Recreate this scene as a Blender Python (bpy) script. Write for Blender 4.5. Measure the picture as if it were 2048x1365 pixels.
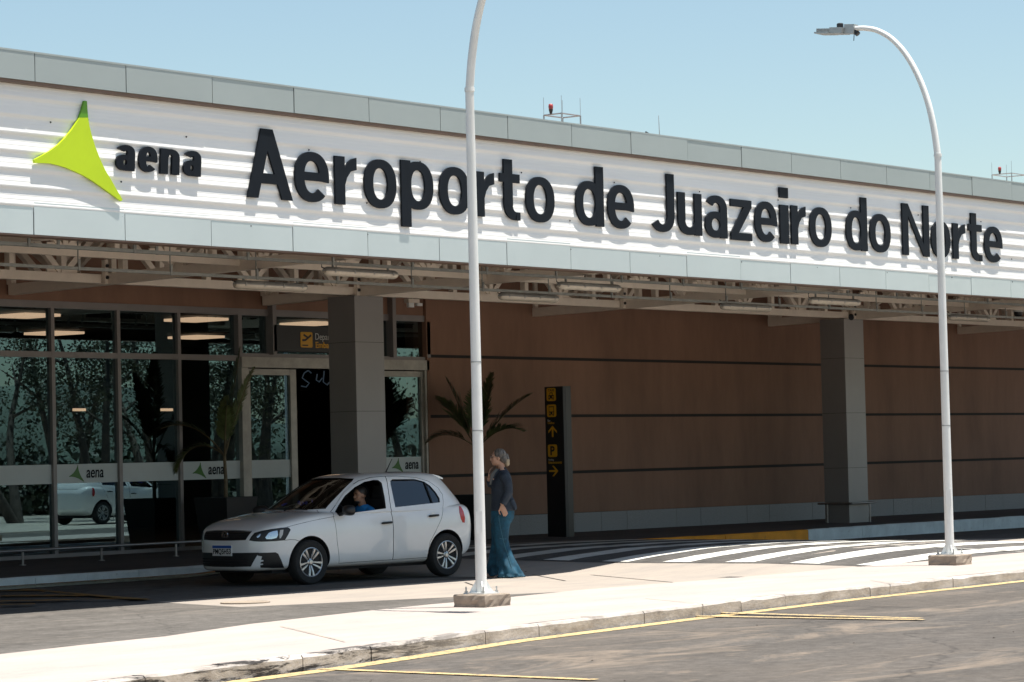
import bpy, bmesh, math, random
from mathutils import Vector, Matrix
from mathutils.bvhtree import BVHTree
from mathutils.geometry import tessellate_polygon

for o in list(bpy.data.objects):
    bpy.data.objects.remove(o)
SC = bpy.context.scene
COL = SC.collection
rnd = random.Random(7)
PI = math.pi

# ------------------------------------------------------------ camera
# world: X runs along the terminal front, Y goes towards it, Z up
F_PX, CAM_H = 5750.0, 1.6
PITCH, ROLL, YAW = 0.041306, -0.024203, 0.918691
_cy, _sy, _cp, _sp = math.cos(YAW), math.sin(YAW), math.cos(PITCH), math.sin(PITCH)
C_F = Vector((_sy*_cp, _cy*_cp, _sp))
_r0 = Vector((_cy, -_sy, 0.0))
_u0 = _r0.cross(C_F)
C_R = _r0*math.cos(ROLL) + _u0*math.sin(ROLL)
C_U = _u0*math.cos(ROLL) - _r0*math.sin(ROLL)
CAM = Vector((0, 0, CAM_H))
cam_d = bpy.data.cameras.new('camera')
cam = bpy.data.objects.new('camera', cam_d)
COL.objects.link(cam)
m = Matrix((C_R, C_U, -C_F)).transposed().to_4x4()
m.translation = CAM
cam.matrix_world = m
cam_d.sensor_width = 36.0
cam_d.lens = F_PX/2048.0*36.0
cam_d.clip_start, cam_d.clip_end = 0.1, 5000
SC.camera = cam

# ------------------------------------------------------------ light
SUN_DIR = Vector((-0.13, 0.16, -1.0)).normalized()     # the way the light travels
EL = math.asin(-SUN_DIR.z)
world = bpy.data.worlds.new('World')
SC.world = world
world.use_nodes = True
wn, wl = world.node_tree.nodes, world.node_tree.links
wn.clear()
w_out = wn.new('ShaderNodeOutputWorld')
w_bg = wn.new('ShaderNodeBackground')
sky = wn.new('ShaderNodeTexSky')
sky.sky_type = 'NISHITA'
sky.sun_disc = False
sky.sun_elevation = EL
sky.sun_rotation = math.atan2(-SUN_DIR.x, -SUN_DIR.y)
sky.altitude = 400
sky.air_density = 1.0
sky.dust_density = 1.2
sky.ozone_density = 1.2
w_bg.inputs['Strength'].default_value = 0.084
w_mx = wn.new('ShaderNodeMix')
w_mx.data_type = 'RGBA'
w_mx.blend_type = 'MULTIPLY'
w_mx.inputs[0].default_value = 1.0
w_mx.inputs[7].default_value = (1.0, 1.02, .92, 1)       # hazy, slightly green tropical sky
wl.new(sky.outputs[0], w_mx.inputs[6])
wl.new(w_mx.outputs[2], w_bg.inputs['Color'])
wl.new(w_bg.outputs[0], w_out.inputs['Surface'])
sun_d = bpy.data.lights.new('sun', 'SUN')
sun_d.energy = 5.0
sun_d.angle = math.radians(0.55)
sun_d.color = (1.0, 0.95, 0.87)
sun = bpy.data.objects.new('sun', sun_d)
COL.objects.link(sun)
sun.rotation_euler = SUN_DIR.to_track_quat('-Z', 'Y').to_euler()
vs = SC.view_settings
vs.view_transform = 'Standard'
vs.look = 'None'
vs.exposure = 0.88
vs.gamma = 1.0
vs.use_curve_mapping = False
SC.render.engine = 'CYCLES'
cy = SC.cycles
cy.max_bounces, cy.diffuse_bounces, cy.glossy_bounces = 8, 5, 4
cy.transparent_max_bounces = 12
cy.use_denoising = True
cy.caustics_reflective = False
cy.caustics_refractive = False

# ------------------------------------------------------------ photo pixel (2048 x 1365) -> direction -> point
def ray(x, y):
    return C_F + C_R*((x-1023.5)/F_PX) - C_U*((y-682.0)/F_PX)
def on_z(x, y, z=0.0):
    d = ray(x, y)
    return CAM + d*((z-CAM_H)/d.z)
def on_y(x, y, Y):
    d = ray(x, y)
    return CAM + d*(Y/d.y)
def on_x(x, y, X):
    d = ray(x, y)
    return CAM + d*(X/d.x)
def lerp_tab(t, tab):
    if t <= tab[0][0]:
        return tab[0][1]
    for (a, b), (c, d) in zip(tab, tab[1:]):
        if t <= c:
            return b + (d-b)*(t-a)/(c-a)
    return tab[-1][1]
# heights of the ground
KERB_Y, WALL_Y, GLASS_Y, FAS_Y = 28.9, 32.3, 32.4, 23.3
def kerb_z(x):
    return lerp_tab(x, [(20, .165), (30, .18), (47, .138), (56, .128), (80, .12)])
def foot_z(x):
    return lerp_tab(x, [(20, .28), (34, .281), (43, .208), (54, .171), (64, .135), (90, .13)])
def side_z(x, y):
    t = min(1, max(0, (y-KERB_Y)/(WALL_Y-KERB_Y)))
    return kerb_z(x)*(1-t) + foot_z(x)*t
def lane_z(x, y):
    k = 1 - .06*max(0, min(5, y-24))
    xx = 38 + (x-38)*k
    hump = lerp_tab(xx, [(32.4, 0), (33.8, .105), (34.5, .155), (36, .22), (38, .225), (40.2, .18), (41.9, .09), (44.1, 0)])
    if xx > 38:
        t = min(1, max(0, (y-24)/4.9))
        hump = hump*(1-t) + t*lerp_tab(x, [(38, .225), (40.6, .20), (41.4, .15), (42.9, -.02), (47, -.03)])
    near = min(1, max(.45, .45+.55*(y-19)/2.5))
    base = lerp_tab(x, [(18, .04), (24, .012), (32, -.01), (46, -.02), (56, -.08)])
    if y > 26:
        base = base + (lerp_tab(x, [(18, .01), (30, .03), (40, 0), (47, -.03), (56, -.01)]))*(y-26)/2.9
    return base + hump*near
def on_lane(x, y):
    z = 0.05
    for _ in range(14):
        q = on_z(x, y, z)
        z = .5*z + .5*lane_z(q.x, q.y)
    return on_z(x, y, z)

# ------------------------------------------------------------ objects
ORG = {}
def thing(name, loc, label, cat, group=None, rz=0.0):
    o = bpy.data.objects.new(name, None)
    o.empty_display_size = .3
    COL.objects.link(o)
    o.location = loc
    o.rotation_euler = (0, 0, rz)
    ORG[o] = Vector(loc)
    tag(o, label, cat, group)
    return o
def tag(o, label=None, cat=None, group=None, kind=None):
    if label: o['label'] = label
    if cat: o['category'] = cat
    if group: o['group'] = group
    if kind: o['kind'] = kind
    return o
def from_mesh(name, me, mat, parent=None, loc=None):
    if mat is not None:
        me.materials.clear()
        me.materials.append(mat)
    o = bpy.data.objects.new(name, me)
    COL.objects.link(o)
    if parent is not None:
        o.parent = parent
    if loc is not None:
        o.location = loc
    return o
class MB:
    """collects faces; build() links them as one mesh object"""
    def __init__(s):
        s.v, s.f = [], []
    def add(s, vs_, fs):
        n = len(s.v)
        s.v += [Vector(p) for p in vs_]
        s.f += [[i+n for i in f] for f in fs]
        return s
    def box(s, lo, hi, mat=None):
        x0, y0, z0 = lo; x1, y1, z1 = hi
        vs_ = [(x0,y0,z0),(x1,y0,z0),(x1,y1,z0),(x0,y1,z0),(x0,y0,z1),(x1,y0,z1),(x1,y1,z1),(x0,y1,z1)]
        if mat is not None:
            vs_ = [mat @ Vector(p) for p in vs_]
        return s.add(vs_, [(3,2,1,0),(4,5,6,7),(0,1,5,4),(1,2,6,5),(2,3,7,6),(3,0,4,7)])
    def bar(s, a, b, w, h, up=(0, 0, 1)):
        a, b = Vector(a), Vector(b)
        d = b-a
        L = d.length
        d.normalize()
        u = Vector(up)
        sd = d.cross(u)
        if sd.length < 1e-4:
            sd = d.cross(Vector((1, 0, 0)))
        sd.normalize()
        u = sd.cross(d)
        M_ = Matrix((d, sd, u)).transposed().to_4x4()
        M_.translation = a
        return s.box((0, -w/2, -h/2), (L, w/2, h/2), M_)
    def tube(s, path, rad, n=10, cap=True):
        path = [Vector(p) for p in path]
        if not isinstance(rad, (list, tuple)):
            rad = [rad]*len(path)
        rings = []
        ref = None
        for i, p in enumerate(path):
            a, b = path[max(0, i-1)], path[min(len(path)-1, i+1)]
            d = (b-a).normalized()
            if ref is None:
                ref = Vector((0, 0, 1)) if abs(d.z) < .9 else Vector((1, 0, 0))
            sd = d.cross(ref).normalized()
            ref = sd.cross(d)
            rings.append([p + (sd*math.cos(2*PI*k/n) + ref*math.sin(2*PI*k/n))*rad[i] for k in range(n)])
        return s.loft(rings, cap)
    def loft(s, rings, cap=True, closed=True):
        n = len(rings[0])
        vs_ = [p for r in rings for p in r]
        fs = []
        for i in range(len(rings)-1):
            for k in range(n if closed else n-1):
                k2 = (k+1) % n
                fs.append((i*n+k, i*n+k2, (i+1)*n+k2, (i+1)*n+k))
        if cap:
            fs.append(tuple(range(n-1, -1, -1)))
            fs.append(tuple((len(rings)-1)*n+k for k in range(n)))
        return s.add(vs_, fs)
    def lathe(s, prof, n=24, M_=None):
        rings = []
        for r, z in prof:
            ring = [Vector((r*math.cos(2*PI*k/n), r*math.sin(2*PI*k/n), z)) for k in range(n)]
            if M_ is not None:
                ring = [M_ @ p for p in ring]
            rings.append(ring)
        return s.loft(rings)
    def prism(s, poly, d):
        poly = [Vector(p) for p in poly]
        d = Vector(d)
        n = len(poly)
        tri = tessellate_polygon([poly])
        vs_ = poly + [p+d for p in poly]
        fs = [tuple(t) for t in tri] + [tuple(n+i for i in reversed(t)) for t in tri]
        fs += [(i, (i+1) % n, n+(i+1) % n, n+i) for i in range(n)]
        return s.add(vs_, fs)
    def mesh(s, name, off=Vector((0, 0, 0)), smooth=None):
        me = bpy.data.meshes.new(name)
        me.from_pydata([tuple(p-off) for p in s.v], [], [tuple(f) for f in s.f])
        bm = bmesh.new()
        bm.from_mesh(me)
        bmesh.ops.recalc_face_normals(bm, faces=bm.faces)
        bm.to_mesh(me)
        bm.free()
        if smooth is not None:
            me.shade_smooth()
            me.set_sharp_from_angle(angle=math.radians(smooth))
        me.update()
        return me
    def build(s, name, mat, parent=None, smooth=None, origin=None):
        """parent: vertices are world points, made relative to the parent thing; origin: a top-level mesh thing"""
        top = parent
        while top is not None and top.parent is not None:
            top = top.parent
        off = ORG[top] if top in ORG else Vector((0, 0, 0))
        if parent is None and origin is not None:
            off = Vector(origin)
        me = s.mesh(name, off, smooth)
        o = from_mesh(name, me, mat, parent)
        if parent is None and origin is not None:
            o.location = origin
        return o
def sheet(fn, us, vs_, name, mat, parent=None, smooth=False):
    mb = MB()
    n = len(vs_)
    mb.add([fn(u, v) for u in us for v in vs_], [(i*n+j, (i+1)*n+j, (i+1)*n+j+1, i*n+j+1) for i in range(len(us)-1) for j in range(n-1)])
    me = mb.mesh(name)
    bm = bmesh.new(); bm.from_mesh(me)
    if sum(f.normal.z for f in bm.faces) < 0:
        bmesh.ops.reverse_faces(bm, faces=bm.faces)
    bm.to_mesh(me); bm.free()
    if smooth:
        me.shade_smooth()
    return from_mesh(name, me, mat, parent)
def frange(a, b, st):
    n = max(1, int(round((b-a)/st)))
    return [a+(b-a)*i/n for i in range(n+1)]
def copy_tree(o, parent=None):
    c = o.copy()
    COL.objects.link(c)
    if parent is not None:
        c.parent = parent
    for ch in list(o.children):
        copy_tree(ch, c)
    return c
def baked(o):
    """mesh of o with its modifiers applied; o is removed"""
    dg = bpy.context.evaluated_depsgraph_get()
    me = bpy.data.meshes.new_from_object(o.evaluated_get(dg))
    bpy.data.objects.remove(o)
    return me

# ------------------------------------------------------------ materials
def new_mat(name):
    m_ = bpy.data.materials.new(name)
    m_.use_nodes = True
    nt = m_.node_tree
    b = nt.nodes['Principled BSDF']
    return m_, nt.nodes, nt.links, b
def noise(N, L, scale, detail=4, rough=.6, stretch=None, coord=None, dist=0.0):
    t = N.new('ShaderNodeTexNoise')
    t.inputs['Scale'].default_value = scale
    t.inputs['Detail'].default_value = detail
    t.inputs['Roughness'].default_value = rough
    t.inputs['Distortion'].default_value = dist
    g = N.new('ShaderNodeNewGeometry') if coord is None else None
    src = g.outputs['Position'] if coord is None else coord
    if stretch:
        mp = N.new('ShaderNodeMapping')
        mp.inputs['Scale'].default_value = stretch
        L.new(src, mp.inputs['Vector'])
        src = mp.outputs[0]
    L.new(src, t.inputs['Vector'])
    return t.outputs['Fac']
def ramp(N, L, fac, stops):
    r = N.new('ShaderNodeValToRGB')
    e = r.color_ramp.elements
    while len(e) < len(stops):
        e.new(.5)
    for el, (p, c) in zip(e, stops):
        el.position = p
        el.color = (c[0], c[1], c[2], 1) if not isinstance(c, (int, float)) else (c, c, c, 1)
    L.new(fac, r.inputs['Fac'])
    return r.outputs['Color']
def mix(N, L, fac, a, b, mode='MIX'):
    mx = N.new('ShaderNodeMix')
    mx.data_type = 'RGBA'
    mx.blend_type = mode
    for sock, val in ((mx.inputs[0], fac), (mx.inputs[6], a), (mx.inputs[7], b)):
        if isinstance(val, (int, float)):
            sock.default_value = val
        elif isinstance(val, tuple):
            sock.default_value = (val[0], val[1], val[2], 1)
        else:
            L.new(val, sock)
    return mx.outputs[2]
def bump(N, L, b, h, strength, dist=.01):
    bp = N.new('ShaderNodeBump')
    bp.inputs['Strength'].default_value = strength
    bp.inputs['Distance'].default_value = dist
    L.new(h, bp.inputs['Height'])
    L.new(bp.outputs[0], b.inputs['Normal'])
def plain(name, col, rough=.5, metal=0.0, var=.08, scale=3.0, bmp=0.0, bscale=60, coat=0.0, obj=False, spec=.5, stretch=None):
    m_, N, L, b = new_mat(name)
    c2 = tuple(max(0, c*(1-var*2)) for c in col)
    c1 = tuple(min(1, c*(1+var)) for c in col)
    coord = None
    if obj:
        coord = N.new('ShaderNodeTexCoord').outputs['Object']
    n = noise(N, L, scale, 6, .65, stretch, coord)
    c = ramp(N, L, n, [(.3, c2), (.7, c1)])
    L.new(c, b.inputs['Base Color'])
    b.inputs['Roughness'].default_value = rough
    b.inputs['Metallic'].default_value = metal
    b.inputs['Specular IOR Level'].default_value = spec
    b.inputs['Coat Weight'].default_value = coat
    b.inputs['Coat Roughness'].default_value = .04
    if bmp:
        bump(N, L, b, noise(N, L, bscale, 5, .7, None, coord), bmp)
    return m_
M = {}
def asphalt(name, base, dirt, dirt_amt, seed):
    m_, N, L, b = new_mat(name)
    fine = ramp(N, L, noise(N, L, 95, 4, .8), [(.3, tuple(c*.72 for c in base)), (.72, tuple(c*1.35 for c in base))])
    big = ramp(N, L, noise(N, L, .55+seed*.07, 7, .62, (.45, 1.3, 1)), [(.38, .78), (.66, 1.14)])
    col = mix(N, L, 1.0, fine, big, 'MULTIPLY')
    mid = ramp(N, L, noise(N, L, 6, 10, .88), [(.36, .52), (.64, 1.42)])
    col = mix(N, L, 1.0, col, mid, 'MULTIPLY')
    wear = ramp(N, L, noise(N, L, .33, 5, .6, (.6, 1.1, 1)), [(.40, 0.0), (.64, 1.0)])
    w2 = N.new('ShaderNodeMath'); w2.operation = 'MULTIPLY'
    L.new(wear, w2.inputs[0]); w2.inputs[1].default_value = dirt_amt*.22
    col = mix(N, L, w2.outputs[0], col, tuple(d*.8 for d in dirt))
    streak = ramp(N, L, noise(N, L, .75, 10, .74, (.45, 1.25, 1), None, .9), [(.53, 0.0), (.66, 1.0)])
    s2 = N.new('ShaderNodeMath'); s2.operation = 'MULTIPLY'
    L.new(streak, s2.inputs[0]); s2.inputs[1].default_value = dirt_amt
    col = mix(N, L, s2.outputs[0], col, dirt)
    spots = ramp(N, L, noise(N, L, 2.3, 3, .5, (.7, 1.4, 1)), [(.27, 1.0), (.33, 0.0)])
    s3 = N.new('ShaderNodeMath'); s3.operation = 'MULTIPLY'
    L.new(spots, s3.inputs[0]); s3.inputs[1].default_value = .55
    col = mix(N, L, s3.outputs[0], col, tuple(c*.45 for c in base))
    # hairline cracks
    gp = N.new('ShaderNodeNewGeometry')
    nz = N.new('ShaderNodeTexNoise'); nz.inputs['Scale'].default_value = 1.6; nz.inputs['Detail'].default_value = 6
    L.new(gp.outputs['Position'], nz.inputs['Vector'])
    vm = N.new('ShaderNodeVectorMath'); vm.operation = 'MULTIPLY_ADD'
    vm.inputs[1].default_value = (.9, .9, 0)
    L.new(nz.outputs['Color'], vm.inputs[0]); L.new(gp.outputs['Position'], vm.inputs[2])
    vo = N.new('ShaderNodeTexVoronoi'); vo.feature = 'DISTANCE_TO_EDGE'; vo.inputs['Scale'].default_value = .23+seed*.01
    L.new(vm.outputs[0], vo.inputs['Vector'])
    ck = ramp(N, L, vo.outputs['Distance'], [(.0, 1.0), (.006, 0.0)])
    c5 = N.new('ShaderNodeMath'); c5.operation = 'MULTIPLY'; c5.inputs[1].default_value = .6
    L.new(ck, c5.inputs[0])
    col = mix(N, L, c5.outputs[0], col, tuple(c*.35 for c in base))
    L.new(col, b.inputs['Base Color'])
    b.inputs['Roughness'].default_value = .88
    b.inputs['Specular IOR Level'].default_value = .3
    bump(N, L, b, noise(N, L, 130, 3, .7), .55, .006)
    return m_
def concrete(name, base, stain=.3, warm=(1, .955, .91), joint=None):
    m_, N, L, b = new_mat(name)
    c = ramp(N, L, noise(N, L, 1.4, 8, .68, (.5, 1.2, 1)), [(.3, tuple(x*(1-stain) for x in base)), (.62, tuple(x*w for x, w in zip(base, warm)))])
    f = ramp(N, L, noise(N, L, 70, 4, .75), [(.25, .86), (.75, 1.08)])
    c = mix(N, L, 1.0, c, f, 'MULTIPLY')
    d = ramp(N, L, noise(N, L, 9, 4, .6, (.5, 1, 1)), [(.26, .72), (.36, 1.0)])
    c = mix(N, L, .6, c, mix(N, L, 1.0, c, d, 'MULTIPLY'))
    L.new(c, b.inputs['Base Color'])
    b.inputs['Roughness'].default_value = .9
    b.inputs['Specular IOR Level'].default_value = .25
    bump(N, L, b, noise(N, L, 55, 5, .7), .35, .006)
    return m_
def worn_paint(name, col, under, wear=.5, scale=14):
    m_, N, L, b = new_mat(name)
    n = ramp(N, L, noise(N, L, scale, 8, .75), [(wear-.06, 0.0), (wear+.05, 1.0)])
    tone = ramp(N, L, noise(N, L, 3, 5, .6), [(.3, tuple(c*.75 for c in col)), (.7, col)])
    L.new(mix(N, L, n, under, tone), b.inputs['Base Color'])
    b.inputs['Roughness'].default_value = .75
    return m_
M['asphalt'] = asphalt('asphalt_near_road', (.088, .079, .071), (.24, .19, .145), .75, 0)
M['lane_asphalt'] = asphalt('asphalt_drop_off_lane', (.105, .097, .089), (.2, .175, .15), .5, 3)
M['cross_asphalt'] = asphalt('asphalt_crossing', (.09, .085, .08), (.17, .15, .13), .4, 5)
M['island'] = concrete('pale_island_concrete', (.435, .39, .365), .24)
M['lane_concrete'] = concrete('lane_concrete', (.355, .322, .29), .22)
M['pavement'] = concrete('pavement_blocks', (.125, .112, .108), .3, (1, .97, .95))
M['ground'] = concrete('far_ground', (.40, .35, .29), .3)
M['apron'] = concrete('parking_concrete', (.46, .42, .37), .25)
# kerb of the island: pale, scraped and blackened along the face
m_, N, L, b = new_mat('scuffed_kerb')
c = ramp(N, L, noise(N, L, 3.2, 8, .7, (.6, .6, 1.6)), [(.30, (.22, .19, .17)), (.47, (.40, .36, .325)), (.64, (.55, .505, .47))])
sm = ramp(N, L, noise(N, L, 1.1, 7, .75, (.8, .8, 6), None, .8), [(.50, 0.0), (.56, 1.0)])
lim = N.new('ShaderNodeSeparateXYZ'); gg = N.new('ShaderNodeNewGeometry')
L.new(gg.outputs['Position'], lim.inputs[0])
xr = N.new('ShaderNodeMapRange'); L.new(lim.outputs['X'], xr.inputs[0])
xr.inputs[1].default_value = 21.0; xr.inputs[2].default_value = 17.5
mu = N.new('ShaderNodeMath'); mu.operation = 'MULTIPLY'
L.new(sm, mu.inputs[0]); L.new(xr.outputs[0], mu.inputs[1])
c = mix(N, L, mu.outputs[0], c, (.035, .03, .028))
L.new(c, b.inputs['Base Color'])
b.inputs['Roughness'].default_value = .9
bump(N, L, b, noise(N, L, 22, 6, .75), .7, .012)
M['scuffed_kerb'] = m_
M['white_kerb'] = worn_paint('whitewashed_kerb', (.72, .78, .77), (.36, .36, .35), .36, 9)
M['orange_kerb'] = worn_paint('orange_kerb_paint', (.88, .34, .02), (.5, .2, .03), .33, 5)
M['road_white'] = worn_paint('white_road_paint', (.68, .67, .62), (.2, .18, .16), .36, 16)
M['faint_white'] = worn_paint('faded_road_paint', (.40, .385, .35), (.14, .13, .12), .45, 12)
M['road_yellow'] = worn_paint('yellow_road_paint', (.60, .44, .20), (.16, .13, .1), .46, 14)
M['road_orange'] = worn_paint('old_orange_road_paint', (.34, .17, .03), (.10, .08, .06), .46, 8)
M['brown'] = plain('brown_render_wall', (.265, .15, .102), .72, 0, .11, 1.1, .12, 90, spec=.3, stretch=(1.3, 1, .35))
M['groove'] = plain('dark_groove', (.02, .017, .016), .8)
M['granite'] = plain('grey_granite', (.30, .295, .295), .55, 0, .22, 60, .05)
M['grey_panel'] = plain('grey_composite_panel', (.37, .41, .40), .38, .25, .03, .7, spec=.5)
M['pale_panel'] = plain('pale_composite_panel', (.60, .655, .655), .3, .35, .03, .7, spec=.5)
M['cladding'] = plain('white_corrugated_sheet', (.82, .82, .80), .38, 0, .03, 1.5, 0, 60, spec=.5, stretch=(.2, 1, 3))
M['brown_trim'] = plain('brown_flashing', (.16, .10, .07), .5)
M['steel'] = plain('painted_truss_steel', (.80, .71, .61), .5, 0, .04, 5)
M['conduit'] = plain('galvanised_conduit', (.34, .36, .35), .4, .7, .1, 8)
M['deck'] = plain('roof_deck_underside', (.22, .17, .14), .7, 0, .1, 2)
M['col_panel'] = plain('column_panel', (.27, .26, .255), .42, .2, .04, .8)
M['alu'] = plain('brushed_aluminium_frame', (.40, .375, .335), .42, .35, .12, 4, 0, 60, False)
M['mullion'] = plain('grey_mullion', (.235, .215, .21), .42, .3, .05, 3)
M['frosted'] = plain('frosted_film', (.50, .55, .55), .35, 0, .04, 1.5)
M['green_dark'] = plain('dark_green_print', (.045, .16, .02), .4, 0, .03)
M['navy'] = plain('navy_letter_face', (.008, .011, .016), .55, 0, .1, 4, spec=.15)
M['lime'] = plain('lime_emblem', (.50, .68, .003), .4, 0, .03, 2)
M['leaf_green'] = plain('green_emblem_tip', (.10, .30, .006), .4, 0, .03, 2)
M['black'] = plain('black_sign_body', (.012, .012, .014), .35, 0, .1)
M['yellow'] = plain('sign_yellow', (.70, .36, .015), .45, 0, .04)
M['sign_white'] = plain('sign_white', (.6, .6, .58), .45, 0, .04)
m_, N, L, b = new_mat('white_pole_paint')
c = ramp(N, L, noise(N, L, 3, 5, .6), [(.3, (.70, .71, .69)), (.7, (.79, .80, .78))])
ch = ramp(N, L, noise(N, L, 14, 6, .7, (1, 1, .5)), [(.262, 1.0), (.285, 0.0)])
c = mix(N, L, ch, c, (.30, .28, .26))
L.new(c, b.inputs['Base Color'])
b.inputs['Roughness'].default_value = .38
M['white_pole'] = m_
M['rough_base'] = concrete('crumbling_base_concrete', (.40, .34, .28), .45)
M['galv'] = plain('galvanised_steel', (.42, .43, .43), .4, .75, .1, 12)
M['lamp_grey'] = plain('lamp_housing', (.40, .42, .42), .4, .4, .06)
M['dark_plastic'] = plain('dark_plastic', (.02, .021, .024), .45, 0, .1)
M['clear_plastic'] = plain('yellowed_diffuser', (.60, .545, .46), .25, 0, .06, 10)
M['rail'] = plain('stainless_rail', (.30, .29, .29), .32, .85, .06, 8)
M['planter'] = plain('black_planter', (.017, .017, .018), .42, 0, .15, 3)
M['soil'] = plain('soil', (.06, .045, .03), .95, 0, .2, 20)
M['palm'] = plain('palm_leaf', (.085, .11, .035), .5, 0, .3, 6)
M['palm_stem'] = plain('palm_stem', (.14, .105, .055), .6, 0, .2, 12)
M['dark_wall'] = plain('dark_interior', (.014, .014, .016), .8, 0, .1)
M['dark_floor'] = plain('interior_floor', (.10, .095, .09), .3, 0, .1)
M['red'] = plain('red_beacon', (.36, .05, .05), .3)
M['tree_leaf'] = plain('tree_foliage', (.028, .042, .015), .6, 0, .4, .9)
M['dry_leaf'] = plain('dry_foliage', (.06, .06, .022), .6, 0, .4, .9)
M['bark'] = plain('bark', (.10, .078, .06), .85, 0, .3, 6, .4, 20)
M['hill'] = plain('hill_scrub', (.10, .13, .10), .9, 0, .3, .02)
def glass(name, tint, ior=1.5, rough=0.0, extra=0.0, refl=(.92, .97, 1)):
    g_ = bpy.data.materials.new(name)
    g_.use_nodes = True
    N, L = g_.node_tree.nodes, g_.node_tree.links
    N.clear()
    out = N.new('ShaderNodeOutputMaterial')
    tr = N.new('ShaderNodeBsdfTransparent'); tr.inputs[0].default_value = (*tint, 1)
    gl = N.new('ShaderNodeBsdfGlossy'); gl.inputs['Roughness'].default_value = rough
    gl.inputs['Color'].default_value = (*refl, 1)
    fr = N.new('ShaderNodeFresnel'); fr.inputs[0].default_value = ior
    ad = N.new('ShaderNodeMath'); ad.operation = 'ADD'; ad.inputs[1].default_value = extra; ad.use_clamp = True
    ge = N.new('ShaderNodeNewGeometry')
    inv = N.new('ShaderNodeMath'); inv.operation = 'SUBTRACT'; inv.inputs[0].default_value = 1.0
    L.new(ge.outputs['Backfacing'], inv.inputs[1])
    L.new(fr.outputs[0], ad.inputs[0])
    mul = N.new('ShaderNodeMath'); mul.operation = 'MULTIPLY'      # only the outer face of a pane mirrors
    L.new(ad.outputs[0], mul.inputs[0]); L.new(inv.outputs[0], mul.inputs[1])
    mx = N.new('ShaderNodeMixShader')
    L.new(mul.outputs[0], mx.inputs[0]); L.new(tr.outputs[0], mx.inputs[1]); L.new(gl.outputs[0], mx.inputs[2])
    L.new(mx.outputs[0], out.inputs[0])
    return g_
M['glass'] = glass('terminal_glass', (.66, .67, .68), 1.5, 0, .13, (.55, .86, .95))
M['car_glass'] = glass('car_windscreen', (.55, .57, .57), 1.5, 0, .04)
M['tint_glass'] = glass('tinted_car_glass', (.14, .16, .18), 1.5, 0, .05)
M['lens_glass'] = glass('lamp_lens', (.9, .92, .92), 1.4)
def emit(name, col, s):
    e_ = bpy.data.materials.new(name)
    e_.use_nodes = True
    N, L = e_.node_tree.nodes, e_.node_tree.links
    b = N['Principled BSDF']
    b.inputs['Base Color'].default_value = (*col, 1)
    b.inputs['Emission Color'].default_value = (*col, 1)
    b.inputs['Emission Strength'].default_value = s
    return e_
M['ceiling_lamp'] = emit('lit_ceiling_panel', (1.0, .68, .42), .75)
M['neon'] = emit('neon_tube', (.18, .27, .36), .05)

# flat lettering, cut from the built-in typeface as thin solids
def glyph(ch, bold=0.0, shear=0.0):
    cu = bpy.data.curves.new('glyph', 'FONT')
    cu.body = ch
    cu.offset = bold
    cu.shear = shear
    cu.extrude = .5
    cu.resolution_u = 6
    o = bpy.data.objects.new('glyph', cu)
    COL.objects.link(o)
    dg = bpy.context.evaluated_depsgraph_get()
    me = bpy.data.meshes.new_from_object(o.evaluated_get(dg))
    bpy.data.objects.remove(o)
    bpy.data.curves.remove(cu)
    return me
def box_of(me):
    xs = [v.co.x for v in me.vertices]; ys = [v.co.y for v in me.vertices]
    return min(xs), max(xs), min(ys), max(ys)
def put_glyph(name, ch, u0, u1, v0, v1, fr, depth, mat, parent, bold=0.0, shear=0.0):
    """fits a character or word into u0..u1 x v0..v1; fr(u, v, d) -> world point"""
    me = glyph(ch, bold, shear)
    a, b_, c_, d_ = box_of(me)
    off = ORG[parent] if parent in ORG else (ORG[parent.parent] if parent.parent in ORG else ORG[parent.parent.parent])
    for v in me.vertices:
        u = u0 + (v.co.x-a)/(b_-a)*(u1-u0)
        w = v0 + (v.co.y-c_)/(d_-c_)*(v1-v0)
        v.co = fr(u, w, (v.co.z+.5)*depth) - off
    me.update()
    bm = bmesh.new(); bm.from_mesh(me)
    bmesh.ops.recalc_face_normals(bm, faces=bm.faces)
    bm.to_mesh(me); bm.free()
    return from_mesh(name, me, mat, parent)

# bold upright capitals and minuscules drawn stroke by stroke inside their own box
def ring(u0, u1, v0, v1, su, sv, a0=0.0, a1=360.0, n=36, e=2.25):
    cu, cv, ru, rv = (u0+u1)/2, (v0+v1)/2, (u1-u0)/2, (v1-v0)/2
    def pt(a, ru_, rv_):
        c, s_ = math.cos(a), math.sin(a)
        return (cu+ru_*math.copysign(abs(c)**(2/e), c), cv+rv_*math.copysign(abs(s_)**(2/e), s_))
    n = max(6, int(n*abs(a1-a0)/360))
    out = []
    for i in range(n):
        t0, t1 = math.radians(a0+(a1-a0)*i/n), math.radians(a0+(a1-a0)*(i+1)/n)
        out.append([pt(t0, ru, rv), pt(t1, ru, rv), pt(t1, ru-su, rv-sv), pt(t0, ru-su, rv-sv)])
    return ('ring', out, abs(a1-a0) >= 359.9)
def rect(u0, v0, u1, v1):
    return ('poly', [(u0, v0), (u1, v0), (u1, v1), (u0, v1)])
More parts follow.
